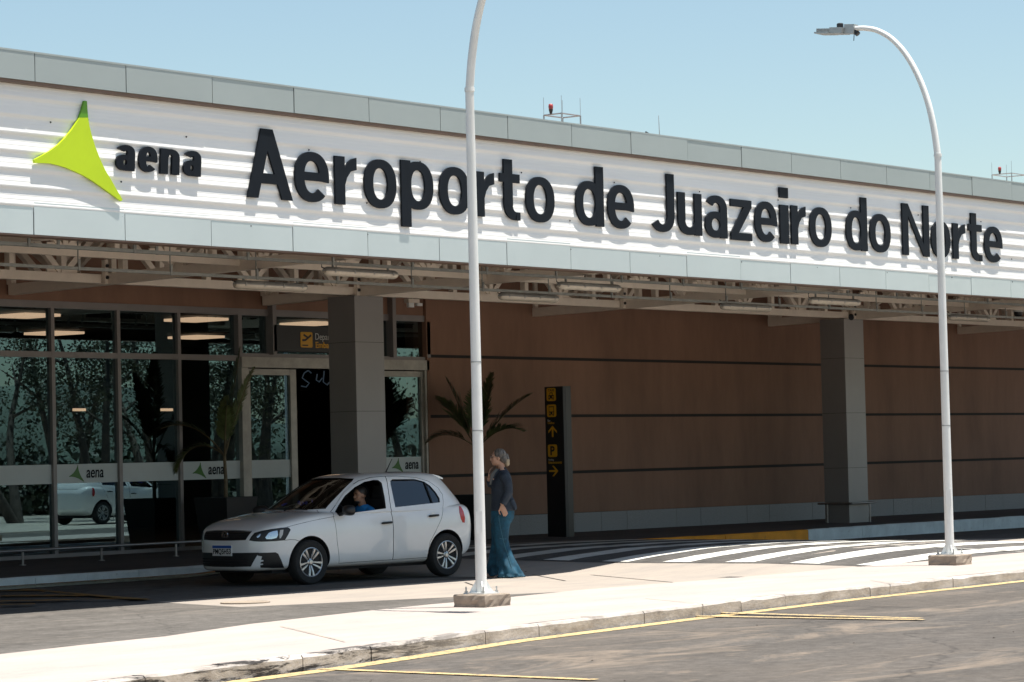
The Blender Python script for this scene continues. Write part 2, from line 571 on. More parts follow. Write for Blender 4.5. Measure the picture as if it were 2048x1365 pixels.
def strokes(ch, w, h, sv, sh):
    c_ = sv*.9
    if ch == 'o': return [ring(0, w, 0, h, c_, sh)]
    if ch == 'e': return [ring(0, w, 0, h, c_, sh, -9, 316, 40), rect(c_*.7, .425*h, w-c_*.4, .425*h+sh*.95)]
    if ch == 'r':
        r = w-sv
        return [rect(0, 0, sv, h), ('poly', [(sv-.002, .40*h), (sv+.18*r, .57*h), (sv+.5*r, .70*h), (w, .745*h), (w, h), (sv+.6*r, .965*h), (sv+.28*r, .89*h), (sv-.002, .76*h)])]
    if ch == 'p': return [rect(0, 0, sv, h), ring(sv*.15, w, .27*h, h*.995, c_, sh)]
    if ch == 'd': return [rect(w-sv, 0, w, h), ring(0, w-sv*.15, 0, .745*h, c_, sh)]
    if ch == 'u': return [rect(0, .34*h, sv, h), rect(w-sv, 0, w, h), ring(0, w-sv*.1, 0, .72*h, sv*.97, sh, 180, 345)]
    if ch == 'n': return [rect(0, 0, sv, h), rect(w-sv, 0, w, .66*h), ring(sv*.1, w, .28*h, h, sv*.97, sh, 0, 165)]
    if ch == 'a': return [rect(w-sv, 0, w, .66*h), ring(w*.03, w, .34*h, h, sv*.97, sh, -5, 152), ring(0, w-sv*.12, 0, .62*h, c_, sh*.95)]
    if ch == 'z': return [rect(0, h-sh, w, h), rect(0, 0, w, sh), ('poly', [(0, sh-.002), (sv*1.1, sh-.002), (w, h-sh+.002), (w-sv*1.1, h-sh+.002)])]
    if ch == 'i': return [rect(0, 0, w, .69*h), rect(0, .815*h, w, h)]
    if ch == 't':
        u0, u1 = .2*w, .2*w+sv
        return [rect(u0, .24*h, u1, h), rect(0, .62*h, w, .765*h), ring(u0, u0+2*(w-u0)*.8, 0, .52*h, sv*.97, sh, 180, 262), rect(u0+(w-u0)*.74, 0.004*h, w, sh)]
    if ch == 'J': return [rect(w-sv, .3*h, w, h), ring(-.10*w, w, 0, .62*h, sv*.97, sh, 214, 360)]
    if ch == 'N': return [rect(0, 0, sv, h), rect(w-sv, 0, w, h), ('poly', [(sv*.2, h), (sv*1.02, h), (w-sv*.2, 0), (w-sv*1.02, 0)])]
    if ch == 'A':
        q = lambda *l: ('poly', [(a*w, b*h) for a, b in l])
        return [q((0, 0), (.235, 0), (.456, .69), (.456, 1), (.325, 1)), q((1, 0), (.768, 0), (.456, .69), (.456, 1), (.578, 1)), q((.17, .215), (.80, .215), (.75, .36), (.22, .36))]
def put_letter(ch, u0, u1, v0, v1, fr, depth, mat, parent, sv, sh, shear=0.0):
    mb = MB()
    w, h = u1-u0, v1-v0
    if ch == 'i': sv = w
    for k, s_ in enumerate(strokes(ch, w, h, sv, sh)):
        dd = depth-.0006*k
        f_ = lambda u, v, d: fr(u0+u+shear*(v-h/2), v0+v, d)
        if s_[0] == 'poly':
            mb.prism([f_(u, v, 0) for u, v in s_[1]], fr(0, 0, dd)-fr(0, 0, 0))
        else:
            q = s_[1]
            secs = [(a, d_) for a, b_, c_, d_ in q] + ([] if s_[2] else [(q[-1][1], q[-1][2])])
            rings = [[f_(*o_, 0), f_(*o_, dd), f_(*i_, dd), f_(*i_, 0)] for o_, i_ in secs]
            if s_[2]: rings.append([p.copy() for p in rings[0]])
            mb.loft(rings, cap=not s_[2])
    return mb.build('letter', mat, parent)
# ============================================================ the setting
g = MB(); g.add([(-900, -900, -.35), (1500, -900, -.35), (1500, 1500, -.35), (-900, 1500, -.35)], [(0, 1, 2, 3)])
tag(g.build('ground', M['ground']), kind='structure')
tag(sheet(lambda x, y: (x, y, 0), frange(-30, 130, 8), [7.6, 12, 16.6], 'near_road', M['asphalt']), kind='structure')
tag(sheet(lambda x, y: (x, y, 0), frange(-30, 160, 10), [-16, -8, 0, 7.6], 'parking_apron', M['apron']), kind='structure')
# near and far edge of the island
NEAR = [on_z(*q) for q in [(435, 1365), (665, 1335), (1024, 1281), (1374, 1237), (1689, 1199), (2048, 1160)]]
NEAR = [(-20, 9.2), (5, 13.1)] + [(p.x, p.y) for p in NEAR] + [(36, 16.3), (60, 16.3), (120, 16.3)]
INNER = [on_z(*q, .12) for q in [(0, 1308), (330, 1273), (500, 1247), (860, 1209), (1024, 1193), (1150, 1181), (1400, 1161)]]
INNER = [(-20, 13.5), (6, 16.4)] + [(p.x, p.y) for p in INNER] + [(40, 19.0), (120, 19.0)]
near_y = lambda x: lerp_tab(x, NEAR)
inner_y = lambda x: lerp_tab(x, INNER)
xs = sorted(set([-20, 120] + [round(p[0], 3) for p in NEAR+INNER] + frange(-20, 120, 2)))
def island_pt(x, t):
    a, b_ = near_y(x)+.12, inner_y(x)
    return (x, a+(b_-a)*t, .12+.004*math.sin(x*1.3+t*4))
tag(sheet(island_pt, xs, [0, .33, .66, 1], 'traffic_island', M['island']), kind='structure')
mb = MB()
for a, b_ in zip(xs, xs[1:]):
    mb.add([(a, inner_y(a), .12+.004*math.sin(a*1.3+4)), (b_, inner_y(b_), .12+.004*math.sin(b_*1.3+4)), (b_, inner_y(b_), -.2), (a, inner_y(a), -.2)], [(0, 1, 2, 3)])
tag(mb.build('island_back_face', M['island']), kind='structure')
# island kerb, stone by stone
kerb = MB().box((-20.5, 9, -.3), (-20.4, 9.1, -.29)).build('island_kerb', M['scuffed_kerb'])
tag(kerb, kind='structure')
def stone(mb, pts_top, pts_bot, jit=0.0):
    mb.add(pts_top+pts_bot, [(0, 1, 2, 3), (7, 6, 5, 4), (0, 4, 5, 1), (1, 5, 6, 2), (2, 6, 7, 3), (3, 7, 4, 0)])
def kerb_run(name, parent, mat_of, x0, x1, step, yf, width, topf, botf, cham=.018, gap=.006):
    x = x0
    while x < x1:
        e = min(x1, x+step*rnd.uniform(.97, 1.03))
        n = 4
        mb = MB()
        rings = []
        j = rnd.uniform(-.006, .006)
        for i in range(n+1):
            u = x+gap/2 + (e-x-gap)*i/n
            y = yf(u)+j+rnd.uniform(-.004, .004)
            t = topf(u)+j*.6+rnd.uniform(-.003, .003)
            rings.append([Vector(q) for q in ((u, y, botf(u)), (u, y, t-cham*rnd.uniform(.8, 1.6)), (u, y+cham, t), (u, y+width, t), (u, y+width, botf(u)))])
        mb.loft(rings)
        o = mb.build(name, mat_of((x+e)/2), parent, 30)
        x = e
kerb_run('kerb_stone', kerb, lambda x: M['scuffed_kerb'], 6, 60, .98, near_y, .135, lambda x: .122, lambda x: -.15)
# lane between island and terminal
mb = MB()
lx, ly = frange(-10, 110, .6), frange(17, 29.2, .4)
n = len(ly)
mb.add([(x, y, lane_z(x, y)) for x in lx for y in ly], [(i*n+j, (i+1)*n+j, (i+1)*n+j+1, i*n+j+1) for i in range(len(lx)-1) for j in range(n-1)])
bm = bmesh.new()
me = mb.mesh('lane'); bm.from_mesh(me); bpy.data.meshes.remove(me)
A1, A2, A3 = on_lane(362, 1207), on_lane(480, 1214), on_lane(925, 1193)
cuts = []
for p, q in ((A1, A2), (A2, A3), (Vector((0, 24.3, 0)), Vector((10, 24.3, 0))), (Vector((31.4, 20, 0)), Vector((31.4, 30, 0)))):
    d = Vector((q.x-p.x, q.y-p.y, 0)).normalized()
    nrm = Vector((-d.y, d.x, 0))
    bmesh.ops.bisect_plane(bm, geom=bm.verts[:]+bm.edges[:]+bm.faces[:], plane_co=p, plane_no=nrm)
    cuts.append((p.copy(), nrm))
def is_asphalt(c):
    if c.x > 46.5 or (c.y > 24.3 and c.x < 31.4): return True
    left = (c-cuts[0][0]).dot(cuts[0][1])
    near = (c-cuts[1][0]).dot(cuts[1][1])
    if c.y > A2.y:
        return left*sgnA > 0
    return near*sgnB > 0
sgnA = 1 if (Vector((15, 23, 0))-cuts[0][0]).dot(cuts[0][1]) > 0 else -1
sgnB = 1 if (Vector((24, 18, 0))-cuts[1][0]).dot(cuts[1][1]) > 0 else -1
for keep, name, mat in ((True, 'drop_off_lane', M['lane_asphalt']), (False, 'lane_concrete_slab', M['lane_concrete'])):
    b2 = bm.copy()
    bmesh.ops.delete(b2, geom=[f for f in b2.faces if is_asphalt(f.calc_center_median()) != keep], context='FACES')
    bmesh.ops.recalc_face_normals(b2, faces=b2.faces)
    me = bpy.data.meshes.new(name); b2.to_mesh(me); b2.free()
    if sum(p.normal.z for p in me.polygons) < 0: me.flip_normals()
    me.shade_smooth()
    tag(from_mesh(name, me, mat), kind='structure')
bm.free()
def drape(name, pa, pb, w, mat, lift=.005, zf=lane_z, n=None, taper=1.0, kind=True):
    a, b_ = Vector((pa[0], pa[1], 0)), Vector((pb[0], pb[1], 0))
    d = (b_-a); L_ = d.length; d.normalize()
    s = Vector((-d.y, d.x, 0))
    n = n or max(2, int(L_/.4))
    rs = random.Random(int(a.x*100))
    mb = MB()
    vs_ = []
    for i in range(n+1):
        c = a+d*L_*i/n
        ww = w*(1+(taper-1)*i/n)
        for k in range(3):
            p = c + s*(ww*(k/2-.5)*(1+rs.uniform(-.05, .05)))
            vs_.append((p.x, p.y, zf(p.x, p.y)+lift))
    mb.add(vs_, [(i*3+k, i*3+k+1, i*3+k+4, i*3+k+3) for i in range(n) for k in range(2)])
    me = mb.mesh(name)
    if sum(p.normal.z for p in me.polygons) < 0: me.flip_normals()
    o = from_mesh(name, me, mat)
    if kind: tag(o, kind='structure')
    return o
# zebra crossing
def cross_pt(x, y): return (x, y, lane_z(x, y)+.004)
tag(sheet(cross_pt, frange(33.7, 42.6, .3), frange(19.2, 28.7, .5), 'crossing_surface', M['cross_asphalt'], None, True), kind='structure')
cross = None
for i, y in enumerate([19.8, 20.86, 21.92, 22.98, 24.04, 25.1, 26.16, 27.22, 28.2]):
    drape('crossing_stripe', (33.8, y), (42.5, y), .46, M['road_white'], .009)
drape('crossing_joint', (37.2, 19.3), (36.6, 28.6), .13, M['faint_white'], .013)
# slab joints in the lane concrete
for a, b_ in (((1050, 1143), (1130, 1162)), ((1170, 1149), (1345, 1165)), ((930, 1165), (1000, 1190))):
    p, q = on_lane(*a), on_lane(*b_)
    drape('slab_joint', p, q, .03, M['groove'], .004)
for a, b_ in (((1290, 1197), (1410, 1208)), ((560, 1252), (690, 1283)), ((1740, 1160), (1790, 1168))):
    p, q = on_z(*a, .125), on_z(*b_, .125)
    drape('island_joint', p, q, .014, M['rough_base'], .003, lambda x, y: .125)
# yellow lines
flat = lambda x, y: 0.0
px_ = [p for p in NEAR if 4 < p[0] < 70]
for a, b_ in zip(px_, px_[1:]):
    drape('edge_line', (a[0], a[1]-.13), (b_[0]+.0, b_[1]-.13), .2, M['road_yellow'], .004, flat)
for i, (a, b_) in enumerate((((640, 1339), (1190, 1361)), ((1385, 1234), (1848, 1241.5)), ((1440, 1228), (1840, 1239.5)))):
    drape('bay_line', on_z(*a), on_z(*b_), .11, M['road_yellow'], .008+.004*i, flat)
for i, (a, b_, w) in enumerate((((40, 1178), (150, 1188), .16), ((150, 1188), (292, 1202), .16), ((0, 1183), (90, 1182), .3), ((0, 1194), (180, 1193), .34), ((180, 1193), (290, 1202), .16),
                 ((0, 1206), (150, 1203), .3), ((150, 1203), (292, 1202), .14), ((0, 1215), (70, 1213), .25))):
    p, q = on_lane(*a), on_lane(*b_)
    drape('old_hatching', p, q, w, M['road_orange'], .006+.004*i)
p0, p1 = on_lane(0, 1181), on_lane(398, 1147)
drape('kerb_foot_line', (12, KERB_Y-.1), (33, KERB_Y-.1), .16, M['road_orange'], .05)
mh = on_lane(490, 1206)
mb = MB(); mb.lathe([(0.001, 0), (.29, 0), (.29, .012), (.26, .014), (.25, .008), (.001, .009)], 28, Matrix.Translation((mh.x, mh.y, mh.z+.002)))
tag(mb.build('manhole_cover', M['rough_base'], None, 30, (mh.x, mh.y, mh.z)), 'round concrete manhole cover in the pale lane strip before the white car', 'manhole')
# pavement before the terminal and its kerb
tag(sheet(lambda x, y: (x, y, side_z(x, y)), frange(-10, 110, 2), [KERB_Y+.13, 30, 31, 32, 33.3], 'pavement', M['pavement']), kind='structure')
fk = MB().box((-10.5, 29, -.3), (-10.4, 29.1, -.29)).build('pavement_kerb', M['white_kerb'])
tag(fk, kind='structure')
def km(x): return M['orange_kerb'] if 40.6 < x < 47.0 else M['white_kerb']
kerb_run('kerb_stone', fk, km, 8, 47.0, 1.0, lambda x: KERB_Y, .14, lambda x: kerb_z(x)+.002, lambda x: -.25)
kerb_run('kerb_stone', fk, km, 47.0, 90, 1.0, lambda x: KERB_Y, .14, lambda x: kerb_z(x)+.002, lambda x: -.25)
# fallen leaves and grit on the near road
lv = MB()
for i in range(60):
    x, y = rnd.uniform(14, 40), rnd.uniform(8, 16)
    s = rnd.uniform(.008, .022); a = rnd.uniform(0, 6.28)
    c, d = math.cos(a)*s, math.sin(a)*s
    lv.add([(x-c, y-d, .006), (x+d*.5, y-c*.5, .012), (x+c, y+d, .007), (x-d*.5, y+c*.5, .013)], [(0, 1, 2, 3)])
tag(lv.build('fallen_leaves', M['bark']), 'tiny dry leaves and grit scattered on the asphalt', 'leaves', kind='stuff')
# ============================================================ terminal building
XE = on_y(853, 700, WALL_Y).x                      # where the brown wall meets the glazing
ZG = [on_y(1640, y, WALL_Y).z for y in (929, 829.4, 729.3)]    # wall grooves
ZTOP = 6.0
term = thing('terminal_building', (XE, WALL_Y, .15), 'long brown rendered airport terminal with granite plinth and dark glazed entrance', 'building')
WX1 = 92.0
gran = lambda x: foot_z(x)+.36
# backing wall
mb = MB()
mb.box((XE+.02, WALL_Y+.03, -.2), (WX1, WALL_Y+.3, ZTOP))
mb.box((XE-.0, WALL_Y+.0301, -.2), (XE+.02, WALL_Y+.3, ZTOP))
mb.build('wall_backing', M['groove'], term)
lv_ = [None]+ZG+[ZTOP]
for i in range(4):
    mb = MB()
    rings = []
    for x in frange(XE, WX1, 6):
        z0 = (gran(x)+.004) if i == 0 else lv_[i]+.028
        z1 = lv_[i+1]-.028 if i < 3 else ZTOP
        rings.append([Vector(q) for q in ((x, WALL_Y, z0), (x, WALL_Y, z1), (x, WALL_Y+.05, z1), (x, WALL_Y+.05, z0))])
    mb.loft(rings)
    mb.build('wall_panel', M['brown'], term)
x = XE+.02
while x < WX1:
    e = x+.86
    mb = MB()
    a, c = x+.004, e-.004
    y0 = WALL_Y-.018+rnd.uniform(-.003, .003)
    pts = [(a, y0, foot_z(a)-.05), (c, y0, foot_z(c)-.05), (c, y0, gran(c)), (a, y0, gran(a))]
    mb.prism(pts, (0, .06, 0))
    mb.build('plinth_stone', M['granite'], term)
    x = e
# header above the glazing
mx_0 = on_y(103, 850, GLASS_Y).x - 4*(on_y(235, 850, GLASS_Y).x-on_y(103, 850, GLASS_Y).x)
ZH = on_y(300, 624, GLASS_Y).z
MB().box((-5, GLASS_Y-.05, -.1), (mx_0-.04, GLASS_Y+.25, ZH+.05)).build('side_wall', M['brown'], term)  # plain unseen wall, added to keep light off the column sides
mb = MB(); mb.box((-5, GLASS_Y-.04, ZH+.051), (XE-.003, GLASS_Y+.3, ZTOP)); mb.build('header_wall', M['brown'], term)
# glazing grid
MB().box((XE-.12, GLASS_Y+.101, 0), (XE+.03, GLASS_Y+.3, ZH+.05)).build('reveal', M['brown'], term)
MB().box((on_y(851, 850, GLASS_Y).x+.021, WALL_Y+.002, 0), (XE-.001, GLASS_Y+.1, ZTOP)).build('reveal', M['brown'], term)
ZT = on_y(300, 713, GLASS_Y).z            # transom
ZB0, ZB1 = on_y(300, 962, GLASS_Y).z, on_y(300, 925, GLASS_Y).z
ZF = .33
mx_ = [on_y(x, 850, GLASS_Y).x for x in (103, 235, 356)]
step = mx_[1]-mx_[0]
mx_ = [mx_[0]-step*k for k in (4, 3, 2, 1)] + mx_
DJ0, DJ1 = on_y(477, 860, GLASS_Y).x, on_y(490, 860, GLASS_Y).x      # door jamb
XDR = on_y(851, 850, GLASS_Y).x
allx = mx_ + [DJ0]
FW = .07
def frame_bar(lo, hi, name='mullion', mat='mullion', par=None):
    return MB().box(lo, hi).build(name, M[mat], par or term)
for i, x in enumerate(mx_):
    frame_bar((x-FW/2, GLASS_Y-.06, ZF-.1), (x+FW/2, GLASS_Y+.06, ZH))
frame_bar((mx_[0], GLASS_Y-.063, ZH), (XDR, GLASS_Y+.062, ZH+.11), 'head_rail')
frame_bar((mx_[0], GLASS_Y-.058, ZT-.045), (DJ0, GLASS_Y+.058, ZT+.045), 'transom')
frame_bar((mx_[0], GLASS_Y-.064, .12), (DJ0, GLASS_Y+.064, ZF), 'sill_rail')
# posts over the door
ZL1, ZL0 = on_y(600, 716, GLASS_Y).z, on_y(600, 737, GLASS_Y).z     # door lintel
for px0, d in ((471, .03), (535, .09), (775, .09), (848, .03)):
    x = on_y(px0, 660, GLASS_Y).x
    hi = ZH if d < .05 else on_y(px0, 592, GLASS_Y).z
    frame_bar((x-.045, GLASS_Y-.07-d, ZL1+.04), (x+.045, GLASS_Y+.05, hi), 'overdoor_post')
frame_bar((DJ0, GLASS_Y-.065, ZL1), (XDR, GLASS_Y+.055, ZL1+.06), 'transom')
frame_bar((DJ0, GLASS_Y-.1, ZL0), (XDR+.02, GLASS_Y+.1, ZL1-.003), 'door_lintel', 'alu')
frame_bar((DJ0, GLASS_Y-.09, ZF-.1), (DJ1, GLASS_Y+.09, ZL0-.003), 'door_jamb', 'alu')
frame_bar((XDR-.10, GLASS_Y-.09, ZF-.1), (XDR+.02, GLASS_Y+.09, ZL0-.003), 'door_jamb', 'alu')
def emblem_pts():
    raw = {'l': [(575, 415), (558, 480), (532, 545), (490, 610), (440, 670), (395, 715), (340, 755), (290, 785), (234, 815)],
           'b': [(236, 838), (300, 840), (345, 843), (400, 856), (450, 871), (510, 897), (565, 922), (630, 960), (690, 1002), (760, 1052), (825, 1100)],
           'r': [(836, 1090), (800, 1030), (762, 962), (718, 890), (682, 812), (650, 730), (622, 640), (608, 580), (600, 530), (595, 470), (592, 417)]}
    return [(a/3.412, 80+b/3.412) for k in 'lbr' for a, b in raw[k]]
EMB = emblem_pts()
def emblem_norm():
    # emblem in a unit frame, taken off its upright plane
    pts = [on_y(a, b, FAS_Y) for a, b in EMB]
    x0, x1 = min(p.x for p in pts), max(p.x for p in pts)
    z0, z1 = min(p.z for p in pts), max(p.z for p in pts)
    return [((p.x-x0)/(z1-z0), (p.z-z0)/(z1-z0)) for p in pts]
EMN = emblem_norm()
EMW = max(a for a, b in EMN)
def small_logo(xc, zc, par, yy):
    """emblem and word on the frosted film, centred at xc"""
    h = .26
    x0 = xc-.36
    p = [(x0+a*h, yy, zc-h/2+b*h) for a, b in EMN]
    MB().prism(p, (0, -.003, 0)).build('emblem', M['green_dark'], par)
    fr = lambda u, v, d: Vector((u, yy-d, v))
    put_glyph('word', 'aena', x0+EMW*h+.05, x0+EMW*h+.42, zc-.07, zc+.055, fr, .003, M['navy'], par, .012, .12)
def pane(x0, x1, z0, z1, par=term, y=GLASS_Y, name='glass_pane'):
    return MB().box((x0, y-.006, z0), (x1, y+.006, z1)).build(name, M['glass'], par)
def film(x0, x1, par, logo=None, y=GLASS_Y):
    f_ = MB().box((x0, y-.013, ZB0), (x1, y-.009, ZB1)).build('frosted_band', M['frosted'], par)
    if logo is not None:
        small_logo(logo, (ZB0+ZB1)/2, f_, y-.016)
edges = mx_+[DJ0]
lg_ = {5: on_y(170, 945, GLASS_Y).x, 6: None, 7: None}
for i in range(len(edges)-1):
    a, b_ = edges[i]+FW/2, edges[i+1]-FW/2
    if i == len(edges)-2: b_ = DJ0
    q = pane(a, b_, ZF, ZT-.045)
    pane(a, b_, ZT+.045, ZH)
    logo = None
    if i == len(edges)-2: logo = on_y(414, 941, GLASS_Y).x
    if i == len(edges)-4: logo = on_y(170, 945, GLASS_Y).x
    film(a, b_, q, logo)
pane(DJ0, XDR-.05, ZL1+.06, ZH)
# sliding door leaves
def leaf(x0, x1, st, logo):
    y = GLASS_Y+.005
    lf = MB()
    w = .09
    z0, z1 = ZF-.12, ZL0-.02
    lf.box((x0, y-.05, z0), (x0+w, y+.05, z1)); lf.box((x1-st, y-.05, z0), (x1, y+.05, z1))
    lf.box((x0+w, y-.045, z1-.10), (x1-st, y+.045, z1)); lf.box((x0+w, y-.045, z0), (x1-st, y+.045, z0+.12))
    d = lf.build('sliding_door_leaf', M['alu'], term)
    q = pane(x0+w, x1-st, z0+.12, z1-.10, d)
    f_ = MB().box((x0+w, y-.016, ZB0), (x1-st, y-.012, ZB1)).build('frosted_band', M['frosted'], d)
    if logo: small_logo(logo, (ZB0+ZB1)/2, d, y-.02)
leaf(DJ1+.004, on_y(590, 860, GLASS_Y).x, .15, None)
leaf(on_y(735, 800, GLASS_Y).x, XDR-.104, .06, on_y(808, 931, GLASS_Y).x)
# dark hall behind the glass
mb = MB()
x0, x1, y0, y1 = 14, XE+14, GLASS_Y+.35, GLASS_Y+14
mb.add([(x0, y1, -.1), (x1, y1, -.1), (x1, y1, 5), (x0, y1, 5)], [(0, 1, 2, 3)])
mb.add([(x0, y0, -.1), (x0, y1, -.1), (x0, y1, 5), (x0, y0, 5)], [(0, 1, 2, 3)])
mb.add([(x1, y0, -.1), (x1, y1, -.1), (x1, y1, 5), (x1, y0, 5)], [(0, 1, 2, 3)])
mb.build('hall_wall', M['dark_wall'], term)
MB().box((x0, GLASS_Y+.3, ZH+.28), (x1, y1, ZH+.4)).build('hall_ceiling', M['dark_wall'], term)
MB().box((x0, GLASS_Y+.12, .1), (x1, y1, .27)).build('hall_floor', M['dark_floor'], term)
for k, (cx, cyy, wpx) in enumerate([(52, 632, 64), (108, 667, 74), (392, 640, 74), (392, 675, 74), (620, 648, 80), (158, 820, 34), (333, 820, 34)]):
    z = ZH+.22
    if cyy > 800: z = 2.35
    p = on_z(cx, cyy, z) if cyy < 800 else on_y(cx, cyy, GLASS_Y+6)
    if p.y > y1-1: p = on_y(cx, cyy, y1-1)
    w, l = (.42, .42) if cyy < 800 else (.14, .03)
    mb = MB(); mb.box((p.x-w, p.y-l, p.z-.02), (p.x+w, p.y+l, p.z+.03))
    o = mb.build('ceiling_light', M['ceiling_lamp'], None, None, (p.x, p.y, p.z))
    tag(o, ['lit square ceiling panel inside the hall, behind the pane farthest from the doors', 'lit ceiling panel inside the hall, split by the mullion beside the first film emblem', 'lit ceiling panel inside the hall, upper one above the potted palm', 'lit ceiling panel inside the hall, lower one above the potted palm', 'lit ceiling panel inside the hall, just over the departures board', 'small lit lamp deep inside the hall above the first film emblem', 'small lit lamp deep inside the hall beside the potted palm'][k], 'ceiling light', 'lit panels inside the hall')
# departures sign over the door
YS = GLASS_Y-.16
x0, x1 = on_y(548, 690, YS).x, on_y(738, 690, YS).x
z0, z1 = on_y(620, 704, YS).z, on_y(620, 652, YS).z
dep = thing('departures_sign', ((x0+x1)/2, YS, z0), 'black departures board with yellow takeoff symbol above the sliding door', 'sign')
MB().box((x0, YS, z0), (x1, YS+.07, z1)).build('board', M['black'], dep)
def rrect(x0, z0, x1, z1, r, fr, n=4):
    pts = []
    for cx, cz, a0 in ((x1-r, z0+r, -90), (x1-r, z1-r, 0), (x0+r, z1-r, 90), (x0+r, z0+r, 180)):
        for k in range(n+1):
            a = math.radians(a0+90*k/n)
            pts.append(fr(cx+r*math.cos(a), cz+r*math.sin(a)))
    return pts
fr0 = lambda u, v, d=0: Vector((u, YS-.003-d, v))
a, b_ = on_y(600, 680, YS).x, on_y(624, 680, YS).x
c, d = on_y(612, 695, YS).z, on_y(612, 664, YS).z
ic = MB().prism(rrect(a, c, b_, d, .03, fr0), (0, -.004, 0)).build('takeoff_symbol', M['yellow'], dep)
u = lambda s: a+(b_-a)*s
v = lambda s: c+(d-c)*s
pl = MB()
def stroke(mb, pts, w, fr):
    for p, q in zip(pts, pts[1:]):
        p, q = Vector(p), Vector(q)
        t = (q-p).normalized(); s = Vector((-t.y, t.x))*w/2
        mb.prism([fr(*(p+s)), fr(*(q+s)), fr(*(q-s)), fr(*(p-s))], fr(0, 0, .004)-fr(0, 0, 0))
fr1 = lambda u_, v_, d_=0: Vector((u_, YS-.0085-d_, v_))
stroke(pl, [(u(.14), v(.47)), (u(.38), v(.47)), (u(.88), v(.80))], .035, fr1)
stroke(pl, [(u(.25), v(.82)), (u(.62), v(.63))], .033, fr1)
stroke(pl, [(u(.14), v(.14)), (u(.6), v(.14))], .02, fr1)
pl.build('plane_mark', M['black'], ic)
fr2 = lambda u_, v_, d_: Vector((u_, YS-.003-d_, v_))
xa = on_y(630, 680, YS).x
put_glyph('word', 'Departures', xa, xa+(on_y(657, 680, YS).x-xa)*1.95, on_y(643, 684, YS).z, on_y(643, 667, YS).z, fr2, .004, M['sign_white'], dep, -.005)
put_glyph('word', 'Embarque', xa, xa+(on_y(657, 680, YS).x-xa)*1.85, on_y(643, 700, YS).z, on_y(643, 684, YS).z, fr2, .004, M['yellow'], dep, .025)
# neon script sign in the hall, seen through the open door
YN = GLASS_Y+3.0
def neon(pts): return [on_y(a, b, YN) for a, b in pts]
nn = thing('neon_sign', on_y(630, 770, YN), 'pale blue neon lettering hanging deep inside the open door', 'sign')
nm = MB()
nm.tube(neon([(622, 746), (616, 741), (608, 746), (604, 756), (612, 762), (618, 766), (612, 774), (602, 772)]), .012, 6)
nm.tube(neon([(634, 748), (632, 760), (638, 764), (644, 756)]), .012, 6)
nm.tube(neon([(648, 742), (646, 764), (654, 770), (662, 760)]), .012, 6)
nm.build('neon_tube', M['neon'], nn)
nm = MB(); nm.bar(on_y(600, 780, YN), on_y(668, 786, YN), .02, .02); nm.build('backing_bar', M['dark_plastic'], nn)
# ============================================================ canopy with its fascia
can = thing('entrance_canopy', (30, FAS_Y, 4.4), 'wide steel truss canopy with white corrugated fascia between two rows of grey panels', 'canopy')
fz = lambda x, y: on_y(x, y, FAS_Y).z
Z_TOP, Z_UB = fz(1005, 233), fz(1005, 278.8)        # upper panels
Z_LT, Z_BOT = fz(1014, 491.5), fz(1014, 529.9)      # lower panels
ux = [on_y(x, y, FAS_Y).x for x, y in ((58.6, 140), (241, 160), (413.8, 185), (577, 205), (727, 225), (870, 240), (1004.9, 256), (1132.9, 272), (1251.5, 287), (1365.1, 301), (1473, 316), (1573, 328), (1671.4, 341), (1763.7, 353), (1850.2, 365), (1934.8, 377), (2014.3, 388))]
st = (ux[-1]-ux[0])/(len(ux)-1)
ux = [ux[0]-st*k for k in range(14, 0, -1)] + ux + [ux[-1]+st*k for k in range(1, 16)]  # run carried on out of view, lengthened to shade the column sides
lxj = [x-.0 for x in ux]
o0 = on_y(249.4, 460, FAS_Y).x - on_y(241, 160, FAS_Y).x
G = .006
for i, (a, b_) in enumerate(zip(ux, ux[1:])):
    j = rnd.uniform(-.003, .003)
    MB().box((a+G, FAS_Y-.085+j, Z_UB), (b_-G, FAS_Y, Z_TOP)).build('upper_panel', M['grey_panel'], can)
    j = rnd.uniform(-.004, .004)
    MB().box((a+o0+G, FAS_Y+j, Z_BOT), (b_+o0-G, FAS_Y+.03, Z_LT+.1)).build('lower_panel', M['pale_panel'], can)
XA, XB = ux[0], ux[-1]
mb = MB()
mb.box((XA, FAS_Y+.001+.03, Z_BOT+.01), (XB, FAS_Y+.2, Z_TOP-.03)); mb.build('fascia_core', M['groove'], can)
MB().box((XA, FAS_Y-.07, Z_UB-.035), (XB, FAS_Y+.02, Z_UB-.002)).build('drip_trim', M['brown_trim'], can)
MB().box((XA, FAS_Y-.09, Z_TOP), (XB, FAS_Y+.26, Z_TOP+.02)).build('coping', M['grey_panel'], can)
MB().box((XA, FAS_Y+.006, Z_BOT-.02), (XB, FAS_Y+.2, Z_BOT-.002)).build('soffit_trim', M['brown_trim'], can)
